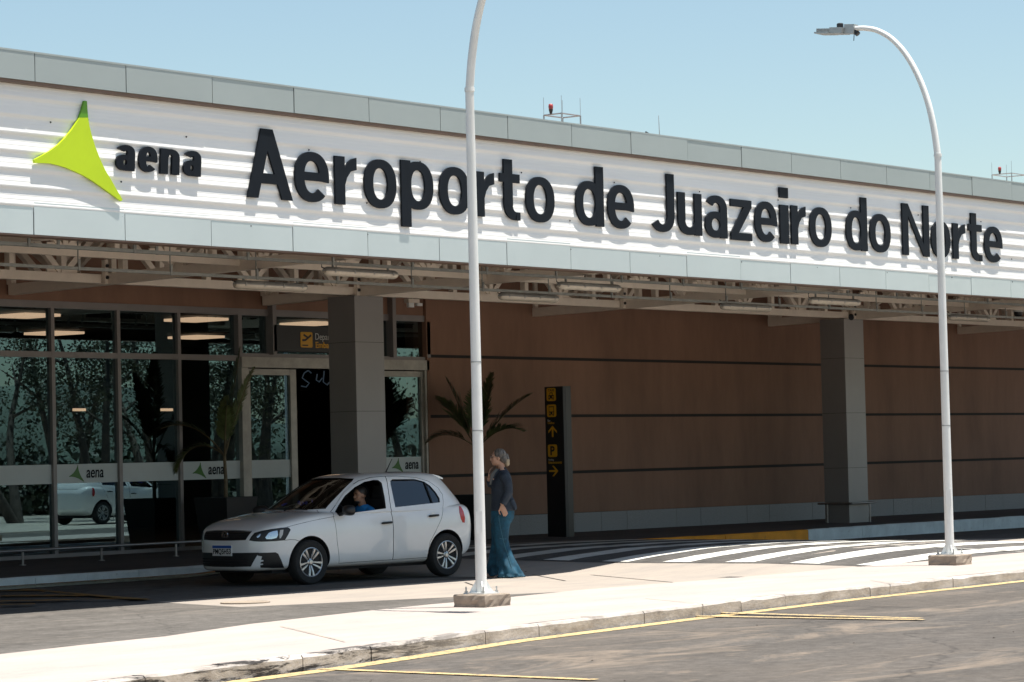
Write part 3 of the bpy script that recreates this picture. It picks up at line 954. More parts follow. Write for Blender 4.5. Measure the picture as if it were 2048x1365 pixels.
# corrugated sheet: each rib leans out as it goes down, then tucks back under
CT, CB = Z_UB-.036, Z_LT-.0
nr = 7
per = (CT-CB)/nr
prof = []
for r in range(nr):
    z = CT-r*per
    prof += [(0.0, z), (.005, z-per*.14), (.0045, z-per*.18), (.0105, z-per*.38), (.010, z-per*.42), (.018, z-per*.64), (.017, z-per*.70), (.001, z-per*.86)]
prof.append((0.0, CB))
CY = FAS_Y+.012
sh = MB()
rings = []
for x in frange(XA, XB, 3):
    rings.append([Vector((x, CY-d, z)) for d, z in prof])
sh.loft(rings, cap=False, closed=False)
cl = sh.build('corrugated_cladding', M['cladding'], can)
sc_ = MB()
for k in range(0, 46):
    x = XA+.9+k*1.08
    for r in (1, 4, 6):
        z = CT-(r+.93)*per
        if (k+r) % 2: sc_.lathe([(.001, 0), (.012, 0), (.009, .008), (.001, .010)], 6, Matrix.Translation((x, CY-.006, z)) @ Matrix.Rotation(PI/2, 4, 'X'))
tag(sc_.build('cladding_screws', M['dark_plastic'], can), kind='stuff')
# roof
MB().box((XA, FAS_Y+.2, Z_BOT+1.2), (XB, WALL_Y+.4, Z_BOT+1.3)).build('roof_deck', M['deck'], can)
MB().box((XA, WALL_Y+.3, ZTOP), (XB, WALL_Y+20, ZTOP+.1)).build('terminal_roof', M['deck'], term)
# trusses
ZC = on_y(690, 590, 30.3).z            # underside of the main chord
def truss(name, a, b_, depth, bay, chord, web, post_mat=None, heavy=False, flip=0):
    """planar truss from a to b_ (underside of bottom chord), each member its own piece"""
    a, b_ = Vector(a), Vector(b_)
    d = b_-a; L_ = d.length; d.normalize()
    up = Vector((0, 0, 1))
    mid = up*chord/2
    MB().bar(a+mid, b_+mid, chord*.8, chord).build('bottom_chord', M['steel'], can)
    MB().bar(a+up*(depth-chord/2), b_+up*(depth-chord/2), chord*.8, chord).build('top_chord', M['steel'], can)
    n = max(1, int(round(L_/bay)))
    for i in range(n+1):
        p = a+d*L_*i/n
        MB().bar(p+up*chord, p+up*(depth-chord), web, web, d).build('post', M['steel'], can)
        if i < n:
            q = a+d*L_*(i+1)/n
            s, e = (p, q) if (i+flip) % 2 else (q, p)
            MB().bar(s+up*chord*1.1+(e-s).normalized()*.05, e+up*(depth-chord*1.1)-(e-s).normalized()*.05, web*.75, web*.9, d).build('diagonal', M['steel'], can)
            g_ = MB(); c = s+up*(chord)
            g_.bar(c+(e-s).normalized()*.02, c+(e-s).normalized()*.30, .02, .16); g_.build('gusset', M['steel'], can)
DX = [on_y(x, y, 30.3).x for x, y in ((210, 567), (712, 590), (1243, 612), (1703, 628))]
sp = DX[1]-DX[0]
beams = [DX[0]-sp*3, DX[0]-sp*2, DX[0]-sp] + DX + [DX[3]+(DX[3]-DX[2]), DX[3]+2*(DX[3]-DX[2])]
truss('main', (XA, 30.3, ZC), (XB, 30.3, ZC), 1.12, 1.0, .13, .10)
truss('mid', (XA, 27.6, ZC+.10), (XB, 27.6, ZC+.10), 1.02, .95, .09, .09, flip=1)
truss('front', (XA, 24.6, ZC+.14), (XB, 24.6, ZC+.14), .95, 1.05, .08, .08)
for i, x in enumerate(beams):
    truss('cross', (x, 24.0, ZC+.10), (x, WALL_Y, ZC-.06), 1.1, 1.25, .16, .10, flip=i % 2)
    # splice plate with bolts where it meets the main chord
    pl = MB().box((x-.13, 30.17, ZC-.01), (x-.06, 30.235, ZC+.34)).build('splice_plate', M['steel'], can)
    for z in (.08, .25):
        bt = MB()
        bt.lathe([(.001, 0), (.028, 0), (.028, .02), (.001, .02)], 6, Matrix.Translation((x-.095, 30.165, ZC+z)) @ Matrix.Rotation(PI/2, 4, 'X'))
        bt.build('bolt', M['dark_plastic'], pl)
    for yy in (25.7, 28.9, 31.6):
        q = MB(); q.tube([(x+.55, yy, ZC+.26), (x+.55, yy, ZC+1.14)], .055, 10); q.build('stub_post', M['steel'], can, 50)
        q = MB(); q.bar((x+.06, yy, ZC+.18), (x+1.05, yy, ZC+1.02), .09, .10, (0, 1, 0)); q.build('knee_brace', M['steel'], can)
        q = MB(); q.bar((x-.06, yy, ZC+.18), (x-1.05, yy, ZC+1.02), .09, .10, (0, 1, 0)); q.build('knee_brace', M['steel'], can)
for k in range(int((XB-XA)/2.2)):
    x = XA+2.2*k
    MB().bar((x, FAS_Y+.22, ZC+1.16), (x, WALL_Y, ZC+1.10), .06, .09).build('purlin', M['steel'], can)
# columns
def column(xa, xb, label, guard):
    y0, y1 = 30.15, 30.72
    zb = side_z(xa, y0)
    c = thing('column', ((xa+xb)/2, (y0+y1)/2, zb), label, 'column', 'canopy columns')
    zz = [zb-.03] + [zb+1.12*k for k in (1, 2, 3)] + [ZC-.012]
    for a, b_ in zip(zz, zz[1:]):
        MB().box((xa, y0, a+.003), (xb, y1, b_-.003)).build('cladding_panel', M['col_panel'], c)
    MB().box((xa+.006, y0+.006, zb), (xb-.006, y1-.006, ZC-.014)).build('core', M['groove'], c)
    if guard:
        zr = zb+.40
        r = MB()
        A_, B_, C_, D_ = (xa-.11, y1+.1, zr), (xa-.11, y0-.12, zr), (xb+.12, y0-.12, zr), (xb+.12, y1+.1, zr)
        r.tube([A_, B_], .022, 10); r.tube([B_, C_], .022, 10); r.tube([C_, D_], .022, 10)
        gr = r.build('guard_rail', M['rail'], c, 40)
        for x, y in ((xa-.11, y0+.45), (xb-.15, y0-.12), (xb+.12, y1-.2)):
            q = MB(); q.tube([(x, y, side_z(x, y)-.01), (x, y, zr)], .017, 8); q.build('post', M['rail'], gr, 40)
c1a, c1b = on_y(712, 770, 30.15).x, on_y(769, 770, 30.15).x
c2a, c2b = on_y(1692.5, 830, 30.15).x, on_y(1731, 830, 30.15).x
column(c1a, c1b, 'dark grey panelled column standing behind the white car before the entrance doors', False)
column(c2a, c2b, 'dark grey panelled column with steel guard rail round its foot', True)
column(c2a+(c2a-c1a), c2a+(c2a-c1a)+(c1b-c1a), 'dark grey panelled column farther along the pavement, beyond the guarded one', True)
# cable trays / conduits with tube lights
def conduit(Y, zs, x0, x1, label):
    r = thing('cable_conduit', ((x0+x1)/2, Y, zs), label, 'conduit', 'conduits under the canopy')
    q = MB(); q.box((x0, Y-.02, zs-.02), (x1, Y+.02, zs+.02)); q.build('channel', M['conduit'], r)
    for k in range(int((x1-x0)/1.7)):
        x = x0+.5+1.7*k
        h = MB(); h.box((x-.02, Y-.028, zs-.03), (x+.02, Y-.021, zs+.12)); h.bar((x, Y, zs+.02), (x, Y, ZC+1.14), .012, .012, (1, 0, 0)); h.build('hanger', M['conduit'], r)
YA, YB = 27.0, 25.6
za = on_y(540, 557, YA).z
zb_ = on_y(720, 530, YB).z
conduit(YA, za, XA, XB, 'galvanised light channel hung deeper under the canopy, nearer the wall')
conduit(YB, zb_, XA, XB, 'galvanised light channel hung just behind the fascia')
conduit(24.3, on_y(120, 493, 24.3).z, XA, on_y(450, 510, 24.3).x, 'short paired cable channel under the fascia by the emblem end')
def tube_light(px0, px1, py, Y, zch, i, label, grp):
    a, b_ = on_y(px0, py-2, Y), on_y(px1, py+3, Y)
    z = on_y((px0+px1)/2, py, Y).z
    x0, x1 = a.x, b_.x
    t = thing('tube_light', ((x0+x1)/2, Y, z), label, 'light', grp)
    def half(lo, hi, name, mat):
        q = MB(); rings = []
        for x, s in ((x0, .5), (x0+.03, .85), (x0+.07, 1), (x1-.07, 1), (x1-.03, .85), (x1, .5)):
            ring = []
            for k in range(9):
                an = lo+(hi-lo)*k/8
                ring.append(Vector((x, Y+.075*s*math.cos(an), z+.062*s*math.sin(an))))
            rings.append(ring)
        q.loft(rings); return q.build(name, mat, t, 40)
    half(PI, 2*PI, 'diffuser', M['clear_plastic'])
    half(.02, PI-.02, 'housing', M['lamp_grey'])
    for k in range(4):
        x = x0+.15+(x1-x0-.3)*k/3
        MB().box((x-.012, Y-.082, z-.02), (x+.012, Y-.07, z+.03)).build('clip', M['galv'], t)
    for x in (x0+.18, x1-.18):
        MB().box((x-.014, Y-.012, z+.06), (x+.014, Y+.012, zch-.02)).build('bracket', M['conduit'], t)
    q = MB(); q.tube([(x0+.03, Y, z+.03), (x0-.05, Y, z+.05), (x0-.06, Y, z+.11), (x0+.05, Y, zch)], .008, 6); q.build('cable', M['dark_plastic'], t, 60)
for i, (a, b_, y) in enumerate([(469, 611, 572), (999, 1114, 595), (1443, 1540, 615), (1898, 1976, 636)]):
    tube_light(a, b_, y, YA, za, i, ['long sealed tube light under the canopy beside the column before the doors', 'sealed tube light on the inner channel, second along from the entrance', 'sealed tube light on the inner channel, third along from the entrance', 'sealed tube light on the inner channel, beyond the guarded column'][i], 'tube lights on the inner channel')
for i, (a, b_, y) in enumerate([(648, 792, 546), (1117, 1238, 574), (1620, 1717, 603)]):
    tube_light(a, b_, y, YB, zb_, i, ['sealed tube light on the outer channel above the column before the doors', 'sealed tube light on the outer channel, midway between the columns', 'sealed tube light on the outer channel above the guarded column'][i], 'tube lights on the outer channel')
# cameras and a wireless unit
p = on_y(1699, 633, 29.6)
t = thing('security_camera', p, 'beige bullet camera aimed down from the guarded column top', 'camera')
q = MB(); q.tube([p+Vector((.22, .1, .10)), p+Vector((.02, -.02, 0))], .05, 12); q.build('body', M['steel'], t, 40)
q = MB(); q.tube([p+Vector((.025, -.017, .003)), p+Vector((-.03, -.05, -.028))], .056, 12); q.build('hood', M['dark_plastic'], t, 40)
q = MB(); q.bar(p+Vector((.2, .09, .1)), p+Vector((.3, .3, .25)), .03, .03); q.build('bracket', M['steel'], t)
p = on_y(2036, 622, 28.0)
t = thing('dome_camera', p, 'white domed camera with dark bubble hanging past the guarded column', 'camera')
q = MB(); q.lathe([(.001, .16), (.06, .16), (.10, .10), (.11, .0), (.10, -.02)], 20, Matrix.Translation(p)); q.build('housing', M['white_pole'], t, 40)
q = MB(); q.lathe([(.095, -.02), (.09, -.07), (.06, -.11), (.001, -.125)], 20, Matrix.Translation(p)); q.build('bubble', M['dark_plastic'], t, 40)
q = MB(); q.bar(p+Vector((0, 0, .15)), p+Vector((0, 0, .7)), .04, .04, (1, 0, 0)); q.build('hanger', M['white_pole'], t)
p = on_y(824, 604, 31.5)
t = thing('wireless_unit', p, 'small white twin-head wireless unit hung under the chord beside the doors', 'fixture')
q = MB(); q.box(p+Vector((-.16, -.05, -.02)), p+Vector((.14, .05, .05))); q.build('bar', M['steel'], t)
for dx in (-.13, .10):
    q = MB(); q.box(p+Vector((dx-.07, -.09, -.10 if dx < 0 else -.07)), p+Vector((dx+.07, -.04, -.021))); q.build('head', M['white_pole'], t)
q = MB(); q.bar(p+Vector((0, 0, .05)), p+Vector((0, 0, .35)), .03, .03, (1, 0, 0)); q.build('stem', M['steel'], t)

# ============================================================ lettering on the fascia
LF = CY-.019                      # plane the letters stand on
FRL = lambda u, v, d: Vector((u, LF-d, v))
sg = thing('airport_name_sign', (26, LF, 5.2), 'large black raised letters reading Aeroporto de Juazeiro do Norte on white cladding', 'sign')
LET = [('A', 493.7, 584, 258.4, 397.5), ('e', 589.9, 657.7, 303.8, 404), ('r', 670, 713.5, 313.5, 409.5), ('o', 728.7, 792.5, 318.8, 416.4), ('p', 803, 866.8, 322.5, 455),
       ('o', 879, 939.7, 334, 428.9), ('r', 951, 988.7, 344, 433.5), ('t', 1000, 1039.5, 319, 440), ('o', 1052, 1108.7, 353.8, 444.8), ('d', 1151.4, 1206.9, 331.4, 451.5), ('e', 1215.5, 1267.8, 369.8, 457.3),
       ('J', 1304.3, 1348.4, 346.4, 464), ('u', 1356, 1403.5, 386, 469.8), ('a', 1410.3, 1454.2, 390.8, 475.4), ('z', 1461.7, 1503.3, 399.5, 480.7), ('e', 1509.6, 1554, 403, 484),
       ('i', 1560, 1577, 375.2, 487.2), ('r', 1582.8, 1611.8, 411.8, 489.2), ('o', 1619.4, 1663, 414.5, 494), ('d', 1692, 1734, 393.5, 500.9), ('o', 1740, 1781, 427.9, 504.8), ('N', 1805, 1858, 409, 511.5),
       ('o', 1862.7, 1900.7, 441.9, 515.9), ('r', 1905.9, 1930.7, 447.3, 518), ('t', 1937, 1963.6, 426.6, 521.8), ('e', 1969, 2004.7, 453.2, 524.9)]
SVL = on_y(700, 380, LF).x-on_y(680.3, 380, LF).x
SHL = on_y(700, 360, LF).z-on_y(700, 377.5, LF).z
for ch, a, b_, t, bt in LET:
    ym = (t+bt)/2
    xm = (a+b_)/2
    put_letter(ch, on_y(a, ym, LF-.025).x, on_y(b_, ym, LF-.025).x, on_y(xm, bt, LF-.025).z, on_y(xm, t, LF-.025).z, FRL, .026, M['navy'], sg, SVL, SHL)
lo = thing('operator_sign', (16, LF, 5.2), 'lime green three-pointed emblem with dark raised word aena beside it', 'sign')
for ch, a, b_, t, bt in (('a', 232.7, 272.7, 289.5, 340.8), ('e', 277.8, 318, 293, 344), ('n', 321, 362, 298, 348.5), ('a', 367.5, 404.9, 301.4, 352)):
    ym, xm = (t+bt)/2, (a+b_)/2
    put_letter(ch, on_y(a+1.5, ym, LF-.04).x, on_y(b_-1.5, ym, LF-.04).x, on_y(xm, bt, LF-.04).z, on_y(xm, t, LF-.04).z, FRL, .03, M['navy'], lo, SVL*.66, SHL*.55, .07)
pts = [on_y(a, b_, LF-.032) for a, b_ in EMB]
ys = [b_ for a, b_ in EMB]
cut = 80+530/3.412
cutl = next(i for i, (a, b_) in enumerate(EMB) if b_ > cut)
iL = cutl
iR = max(i for i, (a, b_) in enumerate(EMB) if b_ >= cut and i > 20)
top = pts[:iL] + [on_y(540/3.412, cut, LF-.032), on_y(600/3.412, cut, LF-.032)] + pts[iR+1:]
bot = [on_y(540/3.412, cut, LF-.032)] + pts[iL:iR] + [on_y(600/3.412, cut, LF-.032)]
MB().prism(bot, (0, .03, 0)).build('emblem_body', M['lime'], lo)
MB().prism([p+Vector((0, 0, .001)) for p in top], (0, .03, 0)).build('emblem_tip', M['leaf_green'], lo)
st_ = MB()
for a, b_ in ((150, 300), (110, 318), (175, 240), (210, 365)):
    q = on_y(a, b_, LF); st_.tube([q+Vector((0, -.01, 0)), q+Vector((0, .06, 0))], .012, 6)
st_.build('standoffs', M['galv'], lo)
# ============================================================ lamp posts
def lamp_post(B, s, label, grp='street lamps on the island'):
    """curved white post; s = +1 leans its arm to the terminal, -1 to the near road"""
    t = thing('street_lamp', (B.x, B.y, .12), label, 'street lamp', grp)
    mb = MB()
    hw = .205
    n = 6
    rs = random.Random(int(B.x*10))
    def side(p, q): return [p+(q-p)*i/n for i in range(n)]
    base = side(Vector((-hw, -hw)), Vector((hw, -hw)))+side(Vector((hw, -hw)), Vector((hw, hw)))+side(Vector((hw, hw)), Vector((-hw, hw)))+side(Vector((-hw, hw)), Vector((-hw, -hw)))
    rings = []
    for z, k, j in ((-.02, 1.0, .008), (.03, .985, .014), (.075, 1.0, .01), (.118, 1.0, .005), (.13, .95, .004)):
        rings.append([Vector((B.x+p.x*k+rs.uniform(-j, j), B.y+p.y*k+rs.uniform(-j, j), .12+z+rs.uniform(-j, j)*.3)) for p in base])
    mb.loft(rings)
    mb.build('concrete_base', M['rough_base'], t)
    z0 = .25
    q = MB(); q.box((B.x-.13, B.y-.13, z0), (B.x+.13, B.y+.13, z0+.014)); fl = q.build('base_plate', M['white_pole'], t)
    for a in (-.11, .11):
        for b_ in (-.11, .11):
            q = MB(); q.tube([(B.x+a, B.y+b_, z0-.01), (B.x+a, B.y+b_, z0+.075)], .009, 6)
            q.lathe([(.001, 0), (.017, 0), (.017, .014), (.001, .014)], 6, Matrix.Translation((B.x+a, B.y+b_, z0+.016)))
            q.build('anchor_bolt', M['galv'], fl)
    for a in range(4):
        an = a*PI/2+PI/4
        d = Vector((math.cos(an), math.sin(an), 0))
        w = Vector((-d.y, d.x, 0))*.006
        p = [Vector((B.x, B.y, z0+.014))+d*.05, Vector((B.x, B.y, z0+.014))+d*.125, Vector((B.x, B.y, z0+.13))+d*.056]
        q = MB(); q.prism([x-w for x in p], w*2); q.build('gusset', M['white_pole'], fl)
    # shaft and bent arm, read off the second lamp: height and reach
    prof = [(0, z0), (0, 2.4), (0, 4.2), (0, LAMP[0][1])] + LAMP
    path = [Vector((B.x, B.y+s*a, z)) for a, z in prof]
    L_ = len(path)
    rad = [lerp_tab(p.z if i < 4 else 9, [(0, .058), (5.4, .046), (6, .046)]) for i, p in enumerate(path)]
    for i in range(4, L_): rad[i] = .044 - .012*(i-4)/(L_-5)
    path, rad = path[:3]+path[4:], rad[:3]+rad[4:]
    q = MB(); q.tube(path, rad, 40); po = q.build('post', M['white_pole'], t, 50)
    po.cycles.shadow_terminator_geometry_offset = .3
    q = MB(); q.tube([path[3]-Vector((0, 0, .02)), path[3]+Vector((0, 0, .02))], .052, 16); q.build('joint_collar', M['white_pole'], t, 50)
    hp_ = Vector((B.x-.05, B.y-.02, .95))
    q = MB(); q.box((-.004, -.032, -.11), (.006, .032, .11), Matrix.Translation((B.x, B.y, .98)) @ Matrix.Rotation(PI+.55, 4, 'Z') @ Matrix.Translation((.052, 0, 0))); q.build('access_hatch', M['white_pole'], t)
    for zz_ in (1.9, 2.6):
        q = MB(); q.tube([(B.x, B.y, zz_), (B.x, B.y, zz_+.012)], .0595-.0024*zz_+.002, 16); q.build('band', M['galv'], t, 50)
    e, e0 = path[-1], path[-2]
    dr = Vector((0, s, .10)).normalized()
    up = Vector((0, -s*.10, 1)).normalized()
    sd = Vector((1, 0, 0))
    def blk(a0, a1, w, z_0, z_1, name, mat, par=t):
        q = MB(); M_ = Matrix((dr, sd, up)).transposed().to_4x4(); M_.translation = e
        q.box((a0, -w, z_0), (a1, w, z_1), M_); return q.build(name, mat, par)
    hd = blk(-.02, .13, .055, -.07, .055, 'lamp_collar', M['lamp_grey'])
    hb = blk(.131, .32, .11, -.07, .01, 'lamp_body', M['lamp_grey'])
    for k in range(9):
        blk(.325+k*.022, .337+k*.022, .12, -.05, -.005, 'cooling_fin', M['lamp_grey'], hb)
    blk(.321, .54, .13, -.072, -.051, 'lamp_plate', M['lamp_grey'])
    q = MB(); q.lathe([(.03, 0), (.045, .0), (.045, .055), (.03, .065), (.001, .065)], 14, Matrix.Translation(e+dr*.22+up*.0101)); q.build('photocell', M['dark_plastic'], t, 40)
    q = MB(); q.tube([e+up*-.03-dr*.01, e-dr*.06+up*-.075], .035, 10); q.tube([e+up*-.05, e+up*-.16], .006, 6); q.build('clamp', M['dark_plastic'], t, 40)
    return t
B1, B2 = on_z(963, 1213, .12), on_z(1900, 1129.5, .12)
LAMP = []
for q in [(1869, 311), (1863.7, 252.7), (1852.7, 205), (1834, 154), (1809, 104), (1779.5, 71.4), (1746.5, 55), (1721, 55.7), (1702.6, 58)]:
    p = on_x(q[0]+.0, q[1], B2.x)
    LAMP.append((p.y-B2.y, p.z))
k0 = LAMP[0][0]
LAMP = [(a-k0, z) for a, z in LAMP]
def spline(p, n=4):
    v = [Vector(q) for q in p]
    v = [v[0]*2-v[1]]+v+[v[-1]*2-v[-2]]
    out = []
    for i in range(1, len(v)-2):
        for k in range(n):
            t = k/n
            out.append(tuple(.5*(2*v[i]+(v[i+1]-v[i-1])*t+(2*v[i-1]-5*v[i]+4*v[i+1]-v[i+2])*t*t+(3*v[i]-v[i-1]-3*v[i+1]+v[i+2])*t**3)))
    return out+[tuple(v[-2])]
# ease the hand-read points before the spline
for _ in range(2):
    LAMP = [LAMP[0]]+[((LAMP[i-1][0]+2*LAMP[i][0]+LAMP[i+1][0])/4, (LAMP[i-1][1]+2*LAMP[i][1]+LAMP[i+1][1])/4) for i in range(1, len(LAMP)-1)]+[LAMP[-1]]
LAMP = spline(LAMP, 6)
lamp_post(B1, -1, 'white street lamp beside the woman, its arm bent over the near road')
lamp_post(B2, 1, 'white street lamp near the zebra crossing, its arm bent towards the terminal')
for k, s in ((1, -1), (2, 1), (3, -1)):
    lamp_post(Vector((B2.x+(B2.x-B1.x)*k, B2.y, .12)), s, ['white street lamp along the island, first beyond the crossing, mirrored in the glass', 'white street lamp along the island, second beyond the crossing, mirrored in the glass', 'white street lamp along the island, third beyond the crossing, mirrored in the glass'][k-1])

# ============================================================ wayfinding totem
ta = on_z(1122, 1077, .16)
TX, TY0, TY1 = ta.x, on_x(1128, 900, ta.x).y, on_x(1091.5, 900, ta.x).y
tz0, tz1 = side_z(TX, TY1)-.01, on_x(1110, 773, TX).z
tw = thing('wayfinding_totem', (TX+.1, (TY0+TY1)/2, tz0), 'tall black totem with yellow taxi, bus and parking symbols by the brown wall', 'sign')
def totem_ring(z):
    d = .20
    c = .05
    return [Vector(q) for q in ((TX, TY0, z), (TX+c, TY0-.03, z), (TX+d, TY0-.03, z), (TX+d, TY1, z), (TX, TY1, z))]
q = MB(); q.loft([totem_ring(tz0), totem_ring(tz1)]); q.build('body', M['black'], tw)
W_ = TY1-TY0
TF = lambda u, v, d=0.0: Vector((TX-.003-d, TY1-u*W_, v))          # u from the left edge, v = height
zt = lambda py: on_x(1105, py, TX).z
def t_icon(py0, py1, name, u0=.12, u1=.62):
    z0, z1 = zt(py1), zt(py0)
    fr = lambda u, v: TF((u-0)/W_, v)
    pts = rrect(u0*W_, z0, u1*W_, z1, .035, fr)
    return MB().prism(pts, (-.004, 0, 0)).build(name, M['yellow'], tw), z0, z1
def t_rect(mb, u0, v0, u1, v1, lay=1):
    mb.prism([TF(u0, v0, .004*lay+.001), TF(u1, v0, .004*lay+.001), TF(u1, v1, .004*lay+.001), TF(u0, v1, .004*lay+.001)], (-.003, 0, 0))
def t_disc(mb, u, v, r, lay=1):
    mb.prism([TF(u+r/W_*math.cos(a*PI/6), v+r*math.sin(a*PI/6), .004*lay+.001) for a in range(12)], (-.003, 0, 0))
TFW = lambda u, v, d: TF(u, v, d)
U = lambda s: .12+.5*s
ic, a, b_ = t_icon(776, 802, 'taxi_symbol'); V = lambda s: a+(b_-a)*s
put_glyph('word', 'TAXI', U(.18), U(.82), V(.73), V(.93), lambda u, v, d: TF(u, v, .005+d), .003, M['black'], ic, .02)
k = MB()
k.prism([TF(U(s), V(z), .005) for s, z in ((.2, .2), (.8, .2), (.82, .42), (.72, .45), (.64, .66), (.36, .66), (.28, .45), (.18, .42))], (-.003, 0, 0))
t_rect(k, U(.24), V(.1), U(.34), V(.2)); t_rect(k, U(.66), V(.1), U(.76), V(.2))
k.build('car_mark', M['black'], ic)
k = MB(); k.prism([TF(U(s), V(z), .009) for s, z in ((.34, .46), (.66, .46), (.61, .6), (.39, .6))], (-.002, 0, 0)); t_disc(k, U(.3), V(.31), .016, 2); t_disc(k, U(.7), V(.31), .016, 2); k.build('window_mark', M['yellow'], ic)
ic, a, b_ = t_icon(809, 834, 'bus_symbol')
k = MB(); t_rect(k, U(.22), V(.2), U(.78), V(.86)); t_rect(k, U(.27), V(.1), U(.37), V(.2)); t_rect(k, U(.63), V(.1), U(.73), V(.2)); k.build('bus_mark', M['black'], ic)
k = MB(); t_rect(k, U(.28), V(.44), U(.72), V(.78), 2); t_disc(k, U(.34), V(.31), .014, 2); t_disc(k, U(.66), V(.31), .014, 2); k.build('window_mark', M['yellow'], ic)
put_glyph('word', 'Bus', .14, .28, zt(843), zt(838.5), TFW, .003, M['sign_white'], tw)
put_glyph('word', 'Ônibus', .14, .50, zt(848), zt(842), TFW, .003, M['yellow'], tw, .01)
def arrow(c_u, c_v, r, rot, name):
    k = MB()
    def P(x, y): 
        xx, yy = x*math.cos(rot)-y*math.sin(rot), x*math.sin(rot)+y*math.cos(rot)
        return TF(c_u+xx*r/W_, c_v+yy*r, .002)
    w = .17
    for j, poly in enumerate(([(-w, -1), (w, -1), (w, .75), (-w, .75)], [(0, 1.05), (.95, .1), (.95, -.3), (0, .62)], [(0, 1.05), (-.95, .1), (-.95, -.3), (0, .62)])):
        k.prism([P(*p)+Vector((-.0004*j, 0, 0)) for p in poly], (-.003, 0, 0))
    k.build(name, M['yellow'], tw)
arrow(.40, zt(863), .10, 0, 'up_arrow')
ic, a, b_ = t_icon(889, 914, 'parking_symbol')
put_glyph('word', 'P', U(.27), U(.75), V(.14), V(.88), lambda u, v, d: TF(u, v, .005+d), .003, M['black'], ic, .03)
put_glyph('word', 'Parking', .14, .42, zt(922), zt(917.5), TFW, .003, M['sign_white'], tw)
put_glyph('word', 'Estacionamento', .14, .86, zt(927.5), zt(922), TFW, .003, M['yellow'], tw, .01)
arrow(.40, zt(942), .10, -PI/2, 'right_arrow')

# ============================================================ low rail before the glazing
r0, r1 = on_z(44, 1129, .255), on_z(353, 1111, .255)
YR = (r0.y+r1.y)/2
lr = thing('low_guard_rail', (r0.x, YR, .25), 'low stainless guard rail running before the tall glazing', 'rail')
zr = on_y(200, 1093, YR).z
q = MB(); q.tube([(r0.x-6, YR, zr), (r1.x+1.3, YR, zr)], .024, 10); q.build('rail', M['rail'], lr, 40)
sp_ = (r1.x-r0.x)/2
for k in range(-4, 4):
    x = r0.x+sp_*k
    if x > r1.x+1.2: break
    q = MB(); q.tube([(x, YR, side_z(x, YR)-.01), (x, YR, zr)], .018, 8)
    q.lathe([(.001, 0), (.05, 0), (.05, .008), (.001, .008)], 12, Matrix.Translation((x, YR, side_z(x, YR)))); q.build('post', M['rail'], lr, 40)

# ============================================================ planters and palms
def planter(c, w0, w1, h, label):
    z = side_z(c.x, c.y)
    t = thing('planter', (c.x, c.y, z), label, 'planter', 'black planters on the pavement')
    def rg(w, zz): return [Vector((c.x+a*w, c.y+b_*w, z+zz)) for a, b_ in ((-1, -1), (1, -1), (1, 1), (-1, 1))]
    q = MB(); q.loft([rg(w0*.96, 0), rg(w0, .01), rg(w1, h-.01), rg(w1*.99, h), rg(w1-.03, h), rg(w1-.04, h-.09), rg(.01, h-.092)]); q.build('pot', M['planter'], t)
    q = MB(); q.loft([rg(w1-.045, h-.08), rg(.01, h-.05)], True); q.build('soil', M['soil'], t)
    return t, z+h-.07
def frond(mb, st, base, d, L_, droop, leafl, rs, wid=.042):
    """one feather leaf: curved midrib and two rows of narrow leaflets"""
    d = Vector(d).normalized()
    pts = []
    p = Vector(base); dd = d.copy()
    n = 16
    for i in range(n+1):
        pts.append(p.copy())
        dd = (dd+Vector((0, 0, -droop*(.4+i/n)/n*2))).normalized()
        p = p+dd*L_/n
    st.tube(pts, [.013*(1-.75*i/n)+.002 for i in range(n+1)], 6)
    for i in range(4, n+1):
        for sub in (0, .33, .66):
            if i == n and sub: continue
            j = min(n, i)
            q = pts[j].lerp(pts[min(n, j+1)], sub)
            tdir = (pts[min(n, j+1)]-pts[max(0, j-1)]).normalized()
            side = tdir.cross(Vector((0, 0, 1)))
            if side.length < .1: side = tdir.cross(Vector((1, 0, 0)))
            side.normalize()
            nrm = side.cross(tdir)
            k = leafl*math.sin(PI*min(1, .22+.78*(i-4)/(n-4))**.75*.92+.12)
            for sg_ in (-1, 1):
                ld = (tdir*rs.uniform(.75, 1.0)+side*sg_*rs.uniform(.65, .9)+nrm*rs.uniform(.05, .3)).normalized()
                w = ld.cross(nrm).normalized()*wid*.5
                m1, e = q+ld*k*.5+nrm*.01, q+ld*k*rs.uniform(.9, 1.05)+Vector((0, 0, -k*.10))
                mb.add([q-w*.4, q+w*.4, m1+w, m1-w, e+w*.12, e-w*.12], [(0, 1, 2, 3), (3, 2, 4, 5)])
def palm(t_loc, trunk_h, fronds, label, seed):
    rs = random.Random(seed)
    t = thing('palm', t_loc, label, 'plant', 'potted palms')
    b_ = Vector(t_loc)
    st, lf = MB(), MB()
    st.tube([b_-Vector((0, 0, .05)), b_+Vector((.01, 0, trunk_h*.5)), b_+Vector((0, .01, trunk_h))], [.035, .028, .024], 8)
    st.build('trunk', M['palm_stem'], t, 60)
    for f in fronds:
        a, el, L_, dr, ll = f
        s2, l2 = MB(), MB()
        d = (math.cos(a)*math.cos(el), math.sin(a)*math.cos(el), math.sin(el))
        frond(l2, s2, b_+Vector((0, 0, trunk_h-.03)), d, L_, dr, ll, rs)
        st_o = s2.build('frond', M['palm_stem'], t, 60)
        l2.build('leaflets', M['palm'], st_o)
R_ = math.atan2(C_R.y, C_R.x)          # image-right as a ground direction
def dirs(right, away=0.0):             # angle of a direction that leans right in view
    return R_ if right > 0 else R_+PI
pc = on_z(505, 1098, .24)
pc = Vector((on_y(452, 1050, 31.6).x, 31.6, 0))
tl, zz = planter(pc, .27, .36, .86, 'black tapered planter with a palm standing before the entrance glazing')
